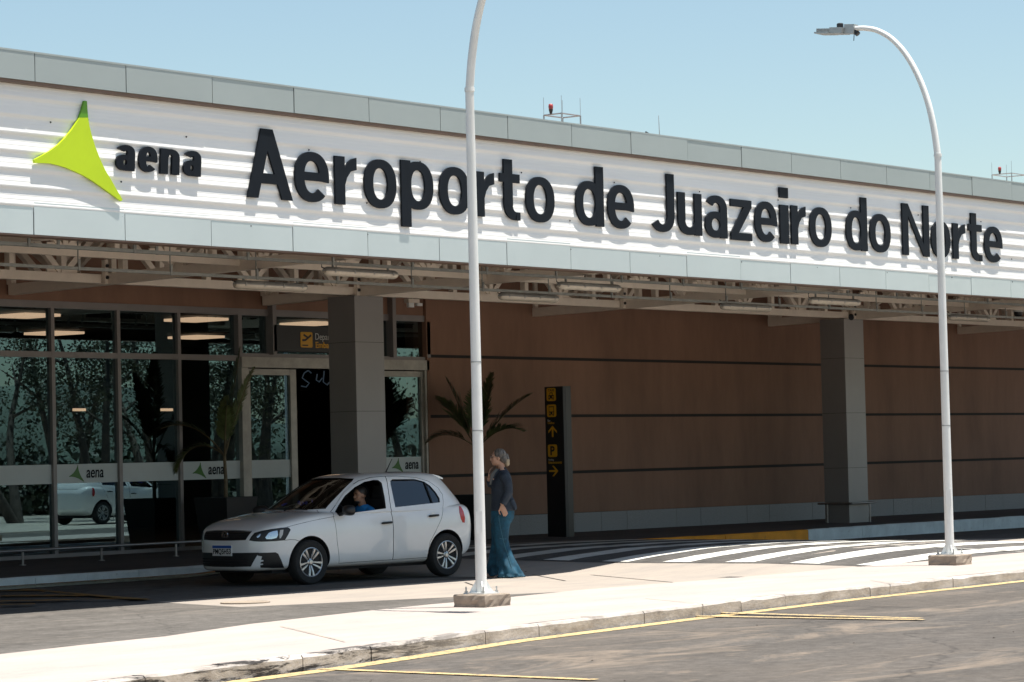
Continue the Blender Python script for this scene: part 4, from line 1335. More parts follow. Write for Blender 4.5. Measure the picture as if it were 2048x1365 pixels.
palm((pc.x, pc.y, zz), .75, [(R_+.3, 1.42, 1.75, .12, .30), (R_-.4, 1.27, 1.5, .3, .28), (R_+PI, 1.0, 1.7, 1.5, .32), (R_+PI-.3, .78, 1.2, 1.9, .26), (R_+1.6, 1.2, 1.2, .6, .24), (R_-1.4, 1.15, 1.1, .7, .24)], 'slender dusty palm in the planter before the entrance glazing', 3)
pd = Vector((on_y(957, 1030, 31.3).x, 31.3, 0))
tl, zz = planter(pd, .285, .30, .80, 'black square planter by the brown wall behind the woman')
palm((pd.x, pd.y, zz), .9, [(R_+.1, .95, 1.35, .35, .52), (R_+PI, 1.22, 1.35, .15, .5), (R_+.5, 1.35, 1.35, .15, .45), (R_+PI+.2, .75, 1.0, .9, .42), (R_-.6, .75, 1.1, .7, .42), (R_+1.5, 1.25, 1.2, .3, .4), (R_+PI-.5, 1.0, 1.2, .25, .5)], 'dark green palm in the square planter by the brown wall', 5)

# ============================================================ roof clutter
def beacon_frame(pxs, pyt, pyb, Y, label):
    a, b_ = on_y(pxs[0], pyb, Y), on_y(pxs[1], pyb, Y)
    zt_ = on_y((pxs[0]+pxs[1])/2, pyt, Y).z
    zb_2 = ZTOP
    w = (b_.x-a.x)*.52
    c = Vector(((a.x+b_.x)/2, Y, zb_2))
    t = thing('beacon_frame', c, label, 'frame', 'beacon frames on the roof')
    cs = [(-w/2, -w/2*.7), (w/2, -w/2*.7), (w/2, w/2*.7), (-w/2, w/2*.7)]
    P = [Vector((c.x+u_, c.y+v_, 0)) for u_, v_ in cs]
    for p in P:
        q = MB(); q.tube([(p.x, p.y, zb_2), (p.x, p.y, zt_)], .02, 6); q.tube([(p.x, p.y, zt_), (p.x, p.y, zt_+.42)], .006, 5); q.build('post', M['galv'], t)
    for i in range(4):
        p, q2 = P[i], P[(i+1) % 4]
        q = MB(); q.tube([(p.x, p.y, zt_), (q2.x, q2.y, zt_)], .018, 6); q.build('top_rail', M['galv'], t)
    m_ = (P[0]*.55+P[1]*.45) if False else (P[3]*.6+P[0]*.4)
    q = MB(); q.lathe([(.001, 0), (.03, 0), (.055, .10), (.001, .1)], 10, Matrix.Translation((m_.x, m_.y, zt_+.018))); q.build('lamp_holder', M['dark_plastic'], t)
    q = MB(); q.lathe([(.05, .1), (.06, .16), (.05, .22), (.001, .24)], 10, Matrix.Translation((m_.x, m_.y, zt_+.019))); q.build('red_lamp', M['red'], t, 60)
beacon_frame((1088, 1160), 231, 250, 40.0, 'thin steel frame with a red beacon on the roof above the word de')
beacon_frame((1990, 2046), 350, 366, 46.0, 'thin steel frame with a small beacon at the far end of the roof')
p = on_y(1319, 271, FAS_Y+.15)
t = thing('whip_antenna', p, 'thin whip antenna on the parapet with a short stub beside it', 'antenna')
q = MB(); q.tube([p-Vector((0, 0, .08)), on_y(1316.5, 231, FAS_Y+.15)], [.008, .004], 6); q.build('mast', M['galv'], t)
q = MB(); q.tube([on_y(1303, 271, FAS_Y+.15), on_y(1291, 264, FAS_Y+.15)], .012, 6); q.build('stub', M['dark_plastic'], t)
q = MB(); q.tube([on_y(1300, 270.5, FAS_Y+.15), on_y(1325, 273, FAS_Y+.15)], .014, 6); q.build('foot', M['galv'], t)
q = MB(); q.tube([on_y(a, b_, FAS_Y+.1) for a, b_ in ((-20, 99), (0, 101), (30, 103), (60, 106), (85, 111.5), (105, 113), (140, 118), (165, 122.5), (185, 127))], .014, 6)
tag(q.build('roof_cable', M['dark_plastic'], None, 60, tuple(on_y(60, 110, FAS_Y+.1))), 'black cable trailing along the parapet top above the emblem', 'cable')
# ============================================================ white hatchback
_a, _b = on_z(622, 1169.5, -.003), on_z(887, 1153, -.003)
CFW = Vector((_a.x-_b.x, _a.y-_b.y, 0)).normalized()          # towards its nose
CLF = Vector((-CFW.y, CFW.x, 0))                              # its left side (towards the camera)
CMID = (_a+_b)/2 - CLF*.80
CAR_O = Vector((CMID.x, CMID.y, -.003))
CAR_R = math.atan2(CFW.y, CFW.x)
CAR_S = 1.012
CAR_M = Matrix.Translation(CAR_O) @ Matrix.Rotation(CAR_R, 4, "Z") @ Matrix.Scale(CAR_S, 4)
CAR_I = CAR_M.inverted()
WB, TR = 1.2335, .298                                          # half wheelbase, tyre radius

def interp(tab, x):
    return lerp_tab(x, tab)
def smooth_tab(tab, x):
    """Catmull-Rom through a table"""
    n = len(tab)
    if x <= tab[0][0]: return tab[0][1]
    if x >= tab[-1][0]: return tab[-1][1]
    for i in range(n-1):
        if x <= tab[i+1][0]:
            x0, y0 = tab[i]; x1, y1 = tab[i+1]
            m0 = (y1-tab[i-1][1])/(x1-tab[i-1][0]) if i > 0 else (y1-y0)/(x1-x0)
            m1 = (tab[i+2][1]-y0)/(tab[i+2][0]-x0) if i+2 < n else (y1-y0)/(x1-x0)
            h = x1-x0; t = (x-x0)/h
            return (2*t**3-3*t*t+1)*y0+(t**3-2*t*t+t)*h*m0+(-2*t**3+3*t*t)*y1+(t**3-t*t)*h*m1
def lower_body():
    top = [(-1.86, .80), (-1.80, .93), (-1.70, 1.0), (-1.5, 1.02), (-1.0, 1.0), (0, .975), (.75, .965), (1.05, .955), (1.35, .91), (1.65, .855), (1.82, .80), (1.94, .735), (2.02, .64), (2.065, .56)]
    bot = [(-1.86, .42), (-1.80, .33), (-1.65, .25), (-1.3, .205), (0, .195), (1.2, .195), (1.75, .20), (1.95, .205), (2.03, .24), (2.065, .34)]
    wid = [(-1.86, .60), (-1.82, .70), (-1.72, .775), (-1.5, .815), (-1.2, .828), (0, .826), (1.1, .826), (1.4, .815), (1.6, .785), (1.75, .735), (1.87, .66), (1.96, .55), (2.02, .42), (2.065, .22)]
    st = [-1.86, -1.845, -1.82, -1.78, -1.72, -1.64, -1.5, -1.35, -1.2, -1.0, -.75, -.5, -.25, 0, .25, .5, .75, .9, 1.05, 1.2, 1.35, 1.5, 1.6, 1.68, 1.76, 1.83, 1.89, 1.94, 1.98, 2.015, 2.045, 2.065]
    rings = []
    for x in st:
        zt_, zb_, w = smooth_tab(top, x), smooth_tab(bot, x), smooth_tab(wid, x)
        h = zt_-zb_
        # half section from the floor up to the bonnet middle
        sec = [(0, zb_), (.5, zb_), (.86, zb_+.004), (.955, zb_+.10*h), (.975, zb_+.24*h), (.995, zb_+.44*h), (1.0, zb_+.62*h), (.988, zb_+.78*h), (.962, zb_+.90*h), (.91, zb_+.965*h), (.74, zb_+h*.995), (.40, zb_+h*1.012), (0, zb_+h*1.02)]
        half = [Vector((x, w*k, z)) for k, z in sec]
        full = half + [Vector((p.x, -p.y, p.z)) for p in reversed(half[1:-1])]
        rings.append(full)
    mb = MB(); mb.loft(rings)
    return mb
def house(shrink=0.0, low=None):
    """greenhouse: plan outlines stacked by height"""
    zs = [.86, .93, 1.0, 1.08, 1.16, 1.24, 1.32, 1.38, 1.42, 1.448, 1.462]
    if low is not None: zs = [low]+zs
    xf = [(.3, 1.0), (.86, 1.12), (.96, 1.0), (1.08, .80), (1.2, .585), (1.32, .355), (1.40, .16), (1.44, -.02), (1.462, -.25)]
    xr = [(.3, -1.6), (.86, -1.83), (.96, -1.80), (1.06, -1.745), (1.16, -1.665), (1.26, -1.575), (1.36, -1.475), (1.42, -1.38), (1.448, -1.2), (1.462, -.95)]
    hw = [(.3, .75), (.86, .812), (.96, .792), (1.08, .742), (1.2, .692), (1.32, .642), (1.39, .598), (1.425, .55), (1.448, .47), (1.462, .30)]
    rings = []
    N_ = 56
    for z in zs:
        a, b_, w = smooth_tab(xf, z)-shrink, smooth_tab(xr, z)+shrink, smooth_tab(hw, z)-shrink
        cx, rx = (a+b_)/2, (a-b_)/2
        ring_ = []
        for k in range(N_):
            t = 2*PI*k/N_
            c, s = math.cos(t), math.sin(t)
            ex = 5.0 if c > 0 else 5.5
            e2 = 4.2 if c > 0 else 6.0
            X = cx+rx*math.copysign(abs(c)**(2/e2), c)
            Y = w*math.copysign(abs(s)**(2/e2), s)
            # the screen bows forward in the middle, flanks narrow towards nose and tail
            u = (X-cx)/rx
            Y *= 1-.06*max(0, u)**2-.055*max(0, -u)**3
            ring_.append(Vector((X, Y, z-(shrink if z > 1.0 else 0))))
        rings.append(ring_)
    mb = MB(); mb.loft(rings)
    return mb
def tmp(mb, name='tmp', sub=0):
    o = from_mesh(name, mb.mesh(name), None)
    if sub:
        s = o.modifiers.new('s', 'SUBSURF'); s.levels = sub; s.render_levels = sub
    return o
def solid(mb, sub=0):
    return baked(tmp(mb, 'tmp', sub)) if sub else mb.mesh('tmp')
def boolean(me, others, op):
    """others: meshes; returns a new mesh"""
    o = from_mesh('tmp', me, None)
    tmps = []
    for m2 in others:
        t2 = from_mesh('tmp2', m2, None)
        tmps.append(t2)
        bmod = o.modifiers.new('b', 'BOOLEAN')
        bmod.operation = op; bmod.object = t2; bmod.solver = 'EXACT'
    r = baked(o)
    for t2 in tmps: bpy.data.objects.remove(t2)
    return r
low_me = solid(lower_body(), 2)
house_me = solid(house(), 1)
shell = boolean(low_me.copy(), [house_me.copy()], 'UNION')
def bvh_of(me):
    return BVHTree.FromPolygons([v.co.copy() for v in me.vertices], [tuple(p.vertices) for p in me.polygons])
SKIN = bvh_of(shell)
def hit_px(x, y, out=0.0):
    """photo pixel -> point on the car skin (car space)"""
    d = ray(x, y).normalized()
    o = CAR_I @ CAM
    dd = (CAR_I.to_3x3() @ d).normalized()
    h, n, i, _ = SKIN.ray_cast(o, dd)
    if h is None: return None
    return h+n*out
def side_prism(poly, y0, y1):
    mb = MB(); mb.prism([Vector((x, y0, z)) for x, z in poly], (0, y1-y0, 0)); return mb.mesh('p')
def grow(poly, d):
    """offset a polygon outwards by d"""
    n = len(poly)
    area = sum(poly[i][0]*poly[(i+1) % n][1]-poly[(i+1) % n][0]*poly[i][1] for i in range(n))
    sgn = 1 if area > 0 else -1
    out = []
    for i in range(n):
        p0, p1, p2 = Vector(poly[i-1]), Vector(poly[i]), Vector(poly[(i+1) % n])
        a, b_ = (p1-p0).normalized(), (p2-p1).normalized()
        na, nb = Vector((a.y, -a.x))*sgn, Vector((b_.y, -b_.x))*sgn
        m_ = (na+nb)
        m_ = m_/max(.4, m_.dot(na))
        out.append(tuple(p1+m_*d))
    return out
def mirror(me):
    m2 = me.copy()
    for v in m2.vertices: v.co.y = -v.co.y
    m2.flip_normals()
    return m2
FWIN = [(.70, .905), (.67, .955), (.58, 1.035), (.42, 1.155), (.22, 1.265), (.04, 1.335), (-.12, 1.358), (-.19, 1.352), (-.228, 1.315), (-.20, 1.12), (-.165, .968)]
RWIN = [(-.335, .978), (-.375, 1.29), (-.39, 1.335), (-.44, 1.358), (-.84, 1.352), (-1.0, 1.315), (-1.09, 1.26), (-1.165, 1.17), (-1.205, 1.08), (-1.19, 1.022)]
FDOOR = [(.69, .262), (.755, .56), (.772, .76), (.785, .885), (.74, .945), (.62, 1.035), (.41, 1.195), (.20, 1.31), (.10, 1.352), (-.10, 1.393), (-.345, 1.402), (-.315, 1.28), (-.25, .985), (-.252, .52), (-.265, .27)]
RDOOR = [(-.27, .27), (-.257, .52), (-.255, .985), (-.32, 1.28), (-.35, 1.402), (-.56, 1.400), (-.89, 1.372), (-1.10, 1.315), (-1.24, 1.225), (-1.29, 1.13), (-1.26, 1.03), (-1.215, .94), (-1.15, .80), (-1.03, .63), (-.93, .49), (-.905, .36), (-.90, .275)]
SHIELD = [(-.615, .99), (-.3, .985), (0, .982), (.3, .985), (.615, .99), (.60, 1.03), (.545, 1.20), (.49, 1.345), (.455, 1.382), (.2, 1.397), (-.2, 1.397), (-.455, 1.382), (-.49, 1.345), (-.545, 1.20), (-.60, 1.03)]
REARW = [(-.50, 1.09), (.50, 1.09), (.46, 1.3), (.40, 1.36), (-.40, 1.36), (-.46, 1.3)]
WXF, WXR = 1.205, -1.245
cab = solid(house(.035, .36), 1)
def cylY(x, r, y0, y1):
    mb = MB(); mb.tube([(x, y0, .305), (x, y1, .305)], r, 40); return mb.mesh('c')
def fb_prism(poly, x0, x1):
    mb = MB(); mb.prism([Vector((x0, y, z)) for y, z in poly], (x1-x0, 0, 0)); return mb.mesh('p')
cuts = [cab]
for s in (1, -1):
    for x in (WXF, WXR):
        cuts.append(cylY(x, .342, s*.52, s*1.0))
    cuts += [side_prism(FWIN, s*.3, s*1.0), side_prism(RWIN, s*.3, s*1.0)]
cuts += [fb_prism(SHIELD, .05, 1.4), fb_prism(REARW, -1.9, -1.0)]
hollow = boolean(shell.copy(), cuts, 'DIFFERENCE')
car = thing('hatchback_car', CAR_O, 'white five-door hatchback with its driver window open, pulled up before the entrance', 'car')
car.rotation_euler = (0, 0, CAR_R)
car.scale = (CAR_S, CAR_S, CAR_S)
m_, N, L, b = new_mat('white_car_paint')
b.inputs['Base Color'].default_value = (.78, .785, .77, 1)
b.inputs['Roughness'].default_value = .25
b.inputs['Coat Weight'].default_value = 1.0
b.inputs['Coat Roughness'].default_value = .03
dn = ramp(N, L, noise(N, L, 6, 5, .6), [(.3, (.83, .835, .82)), (.6, (.85, .855, .845))])
L.new(dn, b.inputs['Base Color'])
M['car_white'] = m_
M['car_black'] = plain('car_black_trim', (.014, .014, .015), .45, 0, .1, 8)
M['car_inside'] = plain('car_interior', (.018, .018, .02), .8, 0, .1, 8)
M['tyre'] = plain('tyre_rubber', (.022, .021, .02), .85, 0, .2, 30, .2, 80)
M['rim'] = plain('rim_silver', (.50, .51, .52), .28, .85, .05, 8)
M['rim_dark'] = plain('rim_dark_metal', (.03, .03, .032), .5, .4)  # dark metal of the rim barrel and wheel bolts
M['chrome'] = plain('chrome', (.62, .63, .64), .12, 1.0, .03)
M['tail_red'] = plain('tail_lamp_red', (.55, .015, .012), .18, 0, .08, 10, coat=1.0)
M['plate'] = plain('number_plate', (.72, .73, .72), .4, 0, .03)
M['plate_blue'] = plain('plate_blue', (.02, .10, .42), .4, 0, .03)
M['pen_blue'] = plain('blue_window_pen', (.03, .08, .75), .5, 0, .03)
def car_part(name, me, mat, parent=None, inner=None, smooth=35):
    if inner is not None:
        me.materials.clear(); me.materials.append(mat); me.materials.append(inner)
        for p in me.polygons:
            h, n, i, d = SKIN.find_nearest(p.center)
            p.material_index = 1 if (d is None or d > .007 or n.dot(p.normal) < .3) else 0
        mat = None
    if smooth:
        me.shade_smooth(); me.set_sharp_from_angle(angle=math.radians(smooth))
    return from_mesh(name, me, mat, parent or car)
door_cut = []
doors = []
for s in (1, -1):
    for poly, nm in ((FDOOR, 'front'), (RDOOR, 'rear')):
        door_cut.append(side_prism(grow(poly, .0028), s*.44, s*1.0))
        doors.append((boolean(hollow.copy(), [side_prism(grow(poly, -.0028), s*.44, s*1.0)], 'INTERSECT'), s, nm))
body_me = boolean(hollow.copy(), door_cut, 'DIFFERENCE')
body = car_part('body', body_me, M['car_white'], car, M['car_inside'])
# thin skins laid on the body: outline -> points on the surface
def skin_patch(name, outline, hitf, thick, mat, parent=None, cuts=4, lift=.003):
    bm = bmesh.new()
    vs_ = [bm.verts.new((a, b_, 0)) for a, b_ in outline]
    tri = tessellate_polygon([[Vector((a, b_, 0)) for a, b_ in outline]])
    for t in tri:
        try: bm.faces.new([vs_[i] for i in t])
        except ValueError: pass
    for _ in range(cuts):
        long_ = [e for e in bm.edges if e.calc_length() > max_len[0]]
        if long_: bmesh.ops.subdivide_edges(bm, edges=long_, cuts=1, use_grid_fill=False)
        bmesh.ops.triangulate(bm, faces=bm.faces[:])
    bad = []
    for v in bm.verts:
        h = hitf(v.co.x, v.co.y)
        if h is None: bad.append(v)
        else: v.co = h
    bmesh.ops.delete(bm, geom=bad, context='VERTS')
    bmesh.ops.recalc_face_normals(bm, faces=bm.faces)
    me = bpy.data.meshes.new(name); bm.to_mesh(me); bm.free()
    out = sum((p.normal.dot(p.center-Vector((0, 0, .6))) for p in me.polygons))
    if out < 0: me.flip_normals()
    o = from_mesh('tmp', me, None)
    sm = o.modifiers.new('s', 'SOLIDIFY'); sm.thickness = thick+.004; sm.offset = (2*(thick)/(thick+.004))-1
    me = baked(o)
    me.shade_smooth(); me.set_sharp_from_angle(angle=math.radians(40))
    return me
max_len = [.05]
def front_hit(y, z):
    h, n, i, d = SKIN.ray_cast(Vector((4, y, z)), Vector((-1, 0, 0)))
    return h
def side_hit(sg_):
    def f(x, z):
        h, n, i, d = SKIN.ray_cast(Vector((x, sg_*2, z)), Vector((0, -sg_, 0)))
        return None if h is None else h-n*.016
    return f
def rear_hit(y, z):
    h, n, i, d = SKIN.ray_cast(Vector((-4, y, z)), Vector((1, 0, 0)))
    return None if h is None else h-n*.016
def shield_hit(y, z):
    h, n, i, d = SKIN.ray_cast(Vector((4, y, z)), Vector((-1, 0, 0)))
    return None if h is None else h-n*.016
max_len[0] = .08
for me, s, nm in doors:
    d = car_part('door', me, M['car_white'], car, M['car_inside'])
    hx, hz = ((-.13, .775) if nm == 'front' else (-1.0, .845))
    hp, hn, _, _ = SKIN.ray_cast(Vector((hx, s*2, hz)), Vector((0, -s, 0)))
    q = MB(); q.tube([hp+Vector((k*.09, s*(.028 if abs(k) < .9 else .012), -.004*k)) for k in (-1, -.85, -.4, .4, .85, 1)], [.011, .015, .0155, .0155, .015, .011], 10)
    o = q.build('handle', M['car_black'], None, 50); o.parent = d
    q = MB(); q.lathe([(.001, .0), (.045, .0), (.047, .004), (.001, .004)], 20, Matrix.Translation(hp+Vector((0, s*.0005, 0))) @ Matrix.Rotation(-s*PI/2, 4, 'X')); o = q.build('handle_cup', M['car_white'], None, 50); o.parent = d
    if not (s == 1 and nm == 'front'):
        gm = skin_patch('w', grow(FWIN if nm == 'front' else RWIN, .010), side_hit(s), .001, None)
        car_part('window', gm, M['tint_glass'] if nm == 'rear' else M['car_glass'], d, None, 40)
        if nm == 'rear':
            q = MB()
            pts = [SKIN.ray_cast(Vector((x, s*2, z)), Vector((0, -s, 0)))[0] for x, z in ((-1.045, 1.012), (-1.03, 1.15), (-1.015, 1.30))]
            q.tube([p-Vector((0, s*.004, 0)) for p in pts], .012, 6); o = q.build('window_divider', M['car_black'], None, 50); o.parent = d
car_part('windscreen', skin_patch('w', grow(SHIELD, .008), shield_hit, .001, None), M['car_glass'], car, None, 40)
car_part('rear_window', skin_patch('w', grow(REARW, .010), rear_hit, .001, None), M['tint_glass'], car, None, 40)
def z1(l, o=(390, 930), s=5.248): return [(o[0]+a/s, o[1]+b_/s) for a, b_ in l]
max_len[0] = .06
GR = [(-.485, .725), (-.25, .735), (0, .738), (.25, .735), (.485, .725), (.46, .66), (.44, .618), (.2, .612), (0, .61), (-.2, .612), (-.44, .618), (-.46, .66)]
gr = car_part('upper_grille', skin_patch('g', GR, front_hit, .003, M['car_black']), M['car_black'], car)
for k, z in enumerate((.645, .672, .70)):
    pts = [front_hit(y, z) for y in frange(-.43, .43, .06)]
    q = MB(); q.tube([p+Vector((.006, 0, 0)) for p in pts], .005, 6); o = q.build('grille_bar', M['car_inside'], None, 60); o.parent = gr
LG = [(-.60, .452), (-.3, .45), (0, .45), (.3, .45), (.60, .452), (.585, .42), (.50, .272), (.25, .268), (0, .268), (-.25, .268), (-.50, .272), (-.585, .42)]
lg = car_part('lower_grille', skin_patch('g', LG, front_hit, .003, M['car_black']), M['car_black'], car)
for z in (.30, .335, .37):
    pts = [front_hit(y, z) for y in frange(-.47, .47, .06)]
    q = MB(); q.tube([p+Vector((.006, 0, 0)) for p in pts], .008, 6); o = q.build('grille_bar', M['car_inside'], None, 60); o.parent = lg
max_len[0] = 5
FOG = z1([(655, 922), (760, 920), (842, 916), (870, 930), (903, 1000), (934, 1078), (800, 1080), (685, 1078), (682, 1052), (712, 1046), (712, 1034), (684, 1034), (688, 1018), (716, 1010), (716, 998), (690, 994), (702, 960), (655, 950)])
fog = skin_patch('f', FOG, hit_px, .003, M['car_black'], cuts=3)
HL = z1([(565, 792), (585, 755), (622, 712), (700, 690), (800, 672), (900, 659), (962, 653), (985, 660), (1001, 680), (975, 732), (940, 790), (850, 799), (700, 806), (620, 802)])
hl = skin_patch('h', HL, hit_px, .002, M['car_black'], cuts=4)
HL2 = z1([(735, 762), (772, 712), (810, 698), (862, 688), (868, 735), (852, 766), (800, 778), (750, 778)])
HL3 = z1([(890, 684), (924, 680), (918, 730), (896, 768), (885, 772), (882, 730)])
HL4 = z1([(640, 752), (668, 724), (690, 722), (680, 748), (655, 766)])
TL = z1([(1350, 432), (1372, 440), (1397, 490), (1411, 555), (1408, 606), (1386, 602), (1370, 562), (1356, 500)], (660, 930))
parts = [('headlight', hl, M['car_black']), ('taillight', skin_patch('t', TL, hit_px, .006, M['tail_red'], cuts=3), M['tail_red']), ('fog_recess', fog, M['car_black'])]
for nm, me, mat in parts:
    for s in (1, -1):
        o = car_part(nm, me if s == 1 else mirror(me), mat, car, None, 40)
        if nm == 'headlight':
            for pl_, mt in ((HL2, M['chrome']), (HL3, M['sign_white']), (HL4, M['chrome'])):
                r = skin_patch('r', pl_, lambda a, b_: hit_px(a, b_, .0035), .002, mt, cuts=3)
                car_part('reflector', r if s == 1 else mirror(r), mt, o, None, 40)
# plate, badge
px0 = front_hit(.035, .475).x+.006
q = MB(); q.box((px0, -.165, .410), (px0+.012, .235, .548)); pt = q.build('number_plate', M['plate']); pt.parent = car
q = MB(); q.box((px0+.0121, -.164, .513), (px0+.0135, .234, .547)); o = q.build('blue_band', M['plate_blue']); o.parent = pt
me = glyph('PMQ5H53', .012)
a, b_, c_, d_ = box_of(me)
for v in me.vertices:
    v.co = Vector((px0+.0125+(v.co.z+.5)*.002, -.148+(v.co.x-a)/(b_-a)*.366, .422+(v.co.y-c_)/(d_-c_)*.082))
o = from_mesh('plate_text', me, M['navy'], pt)
bc = front_hit(.02, .675)
bx = bc.x+.012
MBd = Matrix.Translation((bx, .02, .675)) @ Matrix.Rotation(PI/2, 4, 'Y')
q = MB(); q.lathe([(.001, -.02), (.062, -.02), (.062, 0), (.001, .0)], 28, MBd); bd = q.build('badge', M['car_black'], None, 40); bd.parent = car
q = MB()
n = 28
rings = [[Vector((bx+dx, .02+r*math.cos(2*PI*k/n), .675+r*math.sin(2*PI*k/n))) for dx, r in ((0, .053), (.008, .053), (.008, .062), (0, .062))] for k in range(n+1)]
q.loft(rings, cap=False)
for poly in ([(-.030, .046), (0, .004), (.030, .046)], [(-.046, .022), (-.022, -.044), (0, .0), (.022, -.044), (.046, .022)]):
    for p, r in zip(poly, poly[1:]):
        q.bar((bx+.004, .02+p[0], .675+p[1]), (bx+.004, .02+r[0], .675+r[1]), .009, .008, (1, 0, 0))
o = q.build('badge_mark', M['chrome'], None, 40); o.parent = bd
# seams, wiper, mirrors, aerial, spoiler
def seam(pts, name='panel_gap', r=.0032):
    h = [hit_px(a, b_) for a, b_ in pts]
    h = [p for p in h if p is not None]
    for s in (1, -1):
        q = MB(); q.tube([Vector((p.x, s*p.y, p.z)) for p in h], r, 5); o = q.build(name, M['car_inside']); o.parent = body
seam(z1([(962, 652), (1050, 628), (1150, 603), (1300, 570), (1380, 555), (1458, 541)]))
seam(z1([(940, 790), (1000, 783), (1050, 785), (1100, 800)]))
seam(z1([(1276, 472), (1295, 500), (1303, 566)]))
pts = [front_hit(y, .742-.05*y*y) for y in frange(-.48, .48, .08)]
q = MB(); q.tube([p+Vector((-.001, 0, .002)) for p in pts if p], .003, 5); o = q.build('panel_gap', M['car_inside']); o.parent = body
q = MB(); q.tube([Vector((.995, .50, .985)), Vector((.97, .1, 1.012)), Vector((.985, -.3, 1.0))], .009, 6); q.tube([Vector((1.03, .06, .975)), Vector((.985, .14, 1.01))], .009, 6); o = q.build('wiper', M['car_black']); o.parent = car
for s in (1, -1):
    q = MB()
    c = Vector((.63, s*.925, .965))
    rings = []
    for dx, r in ((.085, .25), (.075, .62), (.04, .92), (-.01, 1.0), (-.045, .97), (-.05, .90)):
        rings.append([c+Vector((dx+.015*math.cos(2*PI*k/18), s*.105*r*math.copysign(abs(math.cos(2*PI*k/18))**.8, math.cos(2*PI*k/18)), .072*r*math.copysign(abs(math.sin(2*PI*k/18))**.8, math.sin(2*PI*k/18)))) for k in range(18)])
    q.loft(rings); mr = q.build('door_mirror', M['car_black'], None, 50); mr.parent = car
    q = MB(); q.bar(c+Vector((.02, -s*.07, -.03)), Vector((.66, s*.76, .90)), .05, .04); o = q.build('mirror_arm', M['car_black']); o.parent = mr
h = hit_px(781, 942.5) or Vector((-.85, 0, 1.44))
q = MB(); q.tube([h, h+Vector((-.03, 0, .025)), h+Vector((-.135, .01, .20))], [.022, .010, .004], 8); o = q.build('aerial', M['car_black'], None, 50); o.parent = car
q = MB(); rings = []
for y in frange(-.52, .52, .08):
    w = 1-(abs(y)/.56)**6
    x0_ = -1.40+.10*abs(y)**2
    rings.append([Vector((x0_+.10, y, 1.412)), Vector((x0_-.02, y, 1.408-.02*(y/.5)**2)), Vector((x0_-.10, y, 1.378-.02*(y/.5)**2)), Vector((x0_-.095, y, 1.36-.02*(y/.5)**2)), Vector((x0_+.05, y, 1.37))])
q.loft(rings); o = q.build('spoiler', M['car_white'], None, 50); o.parent = car
q = MB()
q.tube([front_hit(.52, .24)+Vector((-.05, 0, .005))]*1+[front_hit(.0, .24)+Vector((-.05, 0, .0))], .004, 4)
# underside and wheel housings stay dark
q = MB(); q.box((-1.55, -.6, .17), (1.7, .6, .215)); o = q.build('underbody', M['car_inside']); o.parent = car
# wheels
def wheel(x, s, spin):
    y = s*.735
    T = Matrix.Translation((x, y, TR)) @ Matrix.Rotation(-s*PI/2, 4, 'X') @ Matrix.Rotation(spin, 4, 'Z')
    w = MB().lathe([(.19, -.085), (.225, -.092), (.272, -.09), (.292, -.07), (.298, -.04), (.298, .04), (.292, .07), (.272, .09), (.225, .092), (.196, .082), (.19, .06), (.19, -.085)][:-1], 48, T)
    wh = w.build('wheel', M['tyre'], None, 35); wh.parent = car
    q = MB(); q.lathe([(.001, .015), (.188, .02), (.188, -.08), (.001, -.08)], 40, T); o = q.build('rim_barrel', M['rim_dark'], None, 35); o.parent = wh
    q = MB(); n = 40
    rings = [[T @ Vector((r*math.cos(2*PI*k/n), r*math.sin(2*PI*k/n), z)) for r, z in ((.180, .045), (.181, .079), (.188, .084), (.196, .082), (.196, .045))] for k in range(n+1)]
    q.loft(rings, cap=False); o = q.build('rim_ring', M['rim'], None, 35); o.parent = wh
    for k in range(5):
        for j in (-1, 1):
            a = 2*PI*k/5+j*.20
            a0 = 2*PI*k/5+j*.30
            ci, co = Vector((math.cos(a0)*.045, math.sin(a0)*.045, 0)), Vector((math.cos(a)*.186, math.sin(a)*.186, 0))
            d = (co-ci).normalized(); n_ = Vector((-d.y, d.x, 0))
            q = MB()
            pts = []
            for t_, wd, z in ((0, .011, .060), (.5, .016, .076), (1.0, .023, .080)):
                c = ci.lerp(co, t_)
                pts.append([T @ (c+n_*wd+Vector((0, 0, z-.012))), T @ (c+n_*wd*.6+Vector((0, 0, z))), T @ (c-n_*wd*.6+Vector((0, 0, z))), T @ (c-n_*wd+Vector((0, 0, z-.012))), T @ (c+Vector((0, 0, z-.03)))])
            q.loft(pts); o = q.build('spoke', M['rim'], None, 30); o.parent = wh
    q = MB(); q.lathe([(.001, .076), (.026, .074), (.030, .066), (.055, .058), (.058, .04), (.001, .04)], 24, T); o = q.build('hub_cap', M['rim'], None, 30); o.parent = wh
    for k in range(4):
        a = 2*PI*k/4+.4
        q = MB(); q.lathe([(.001, .066), (.008, .066), (.009, .05), (.001, .05)], 8, T @ Matrix.Translation((.043*math.cos(a), .043*math.sin(a), .0))); o = q.build('wheel_bolt', M['rim_dark']); o.parent = wh
for x, s, sp2 in ((WXF, 1, .35), (WXR, 1, .0), (WXF, -1, .2), (WXR, -1, .9)):
    wheel(x, s, sp2)
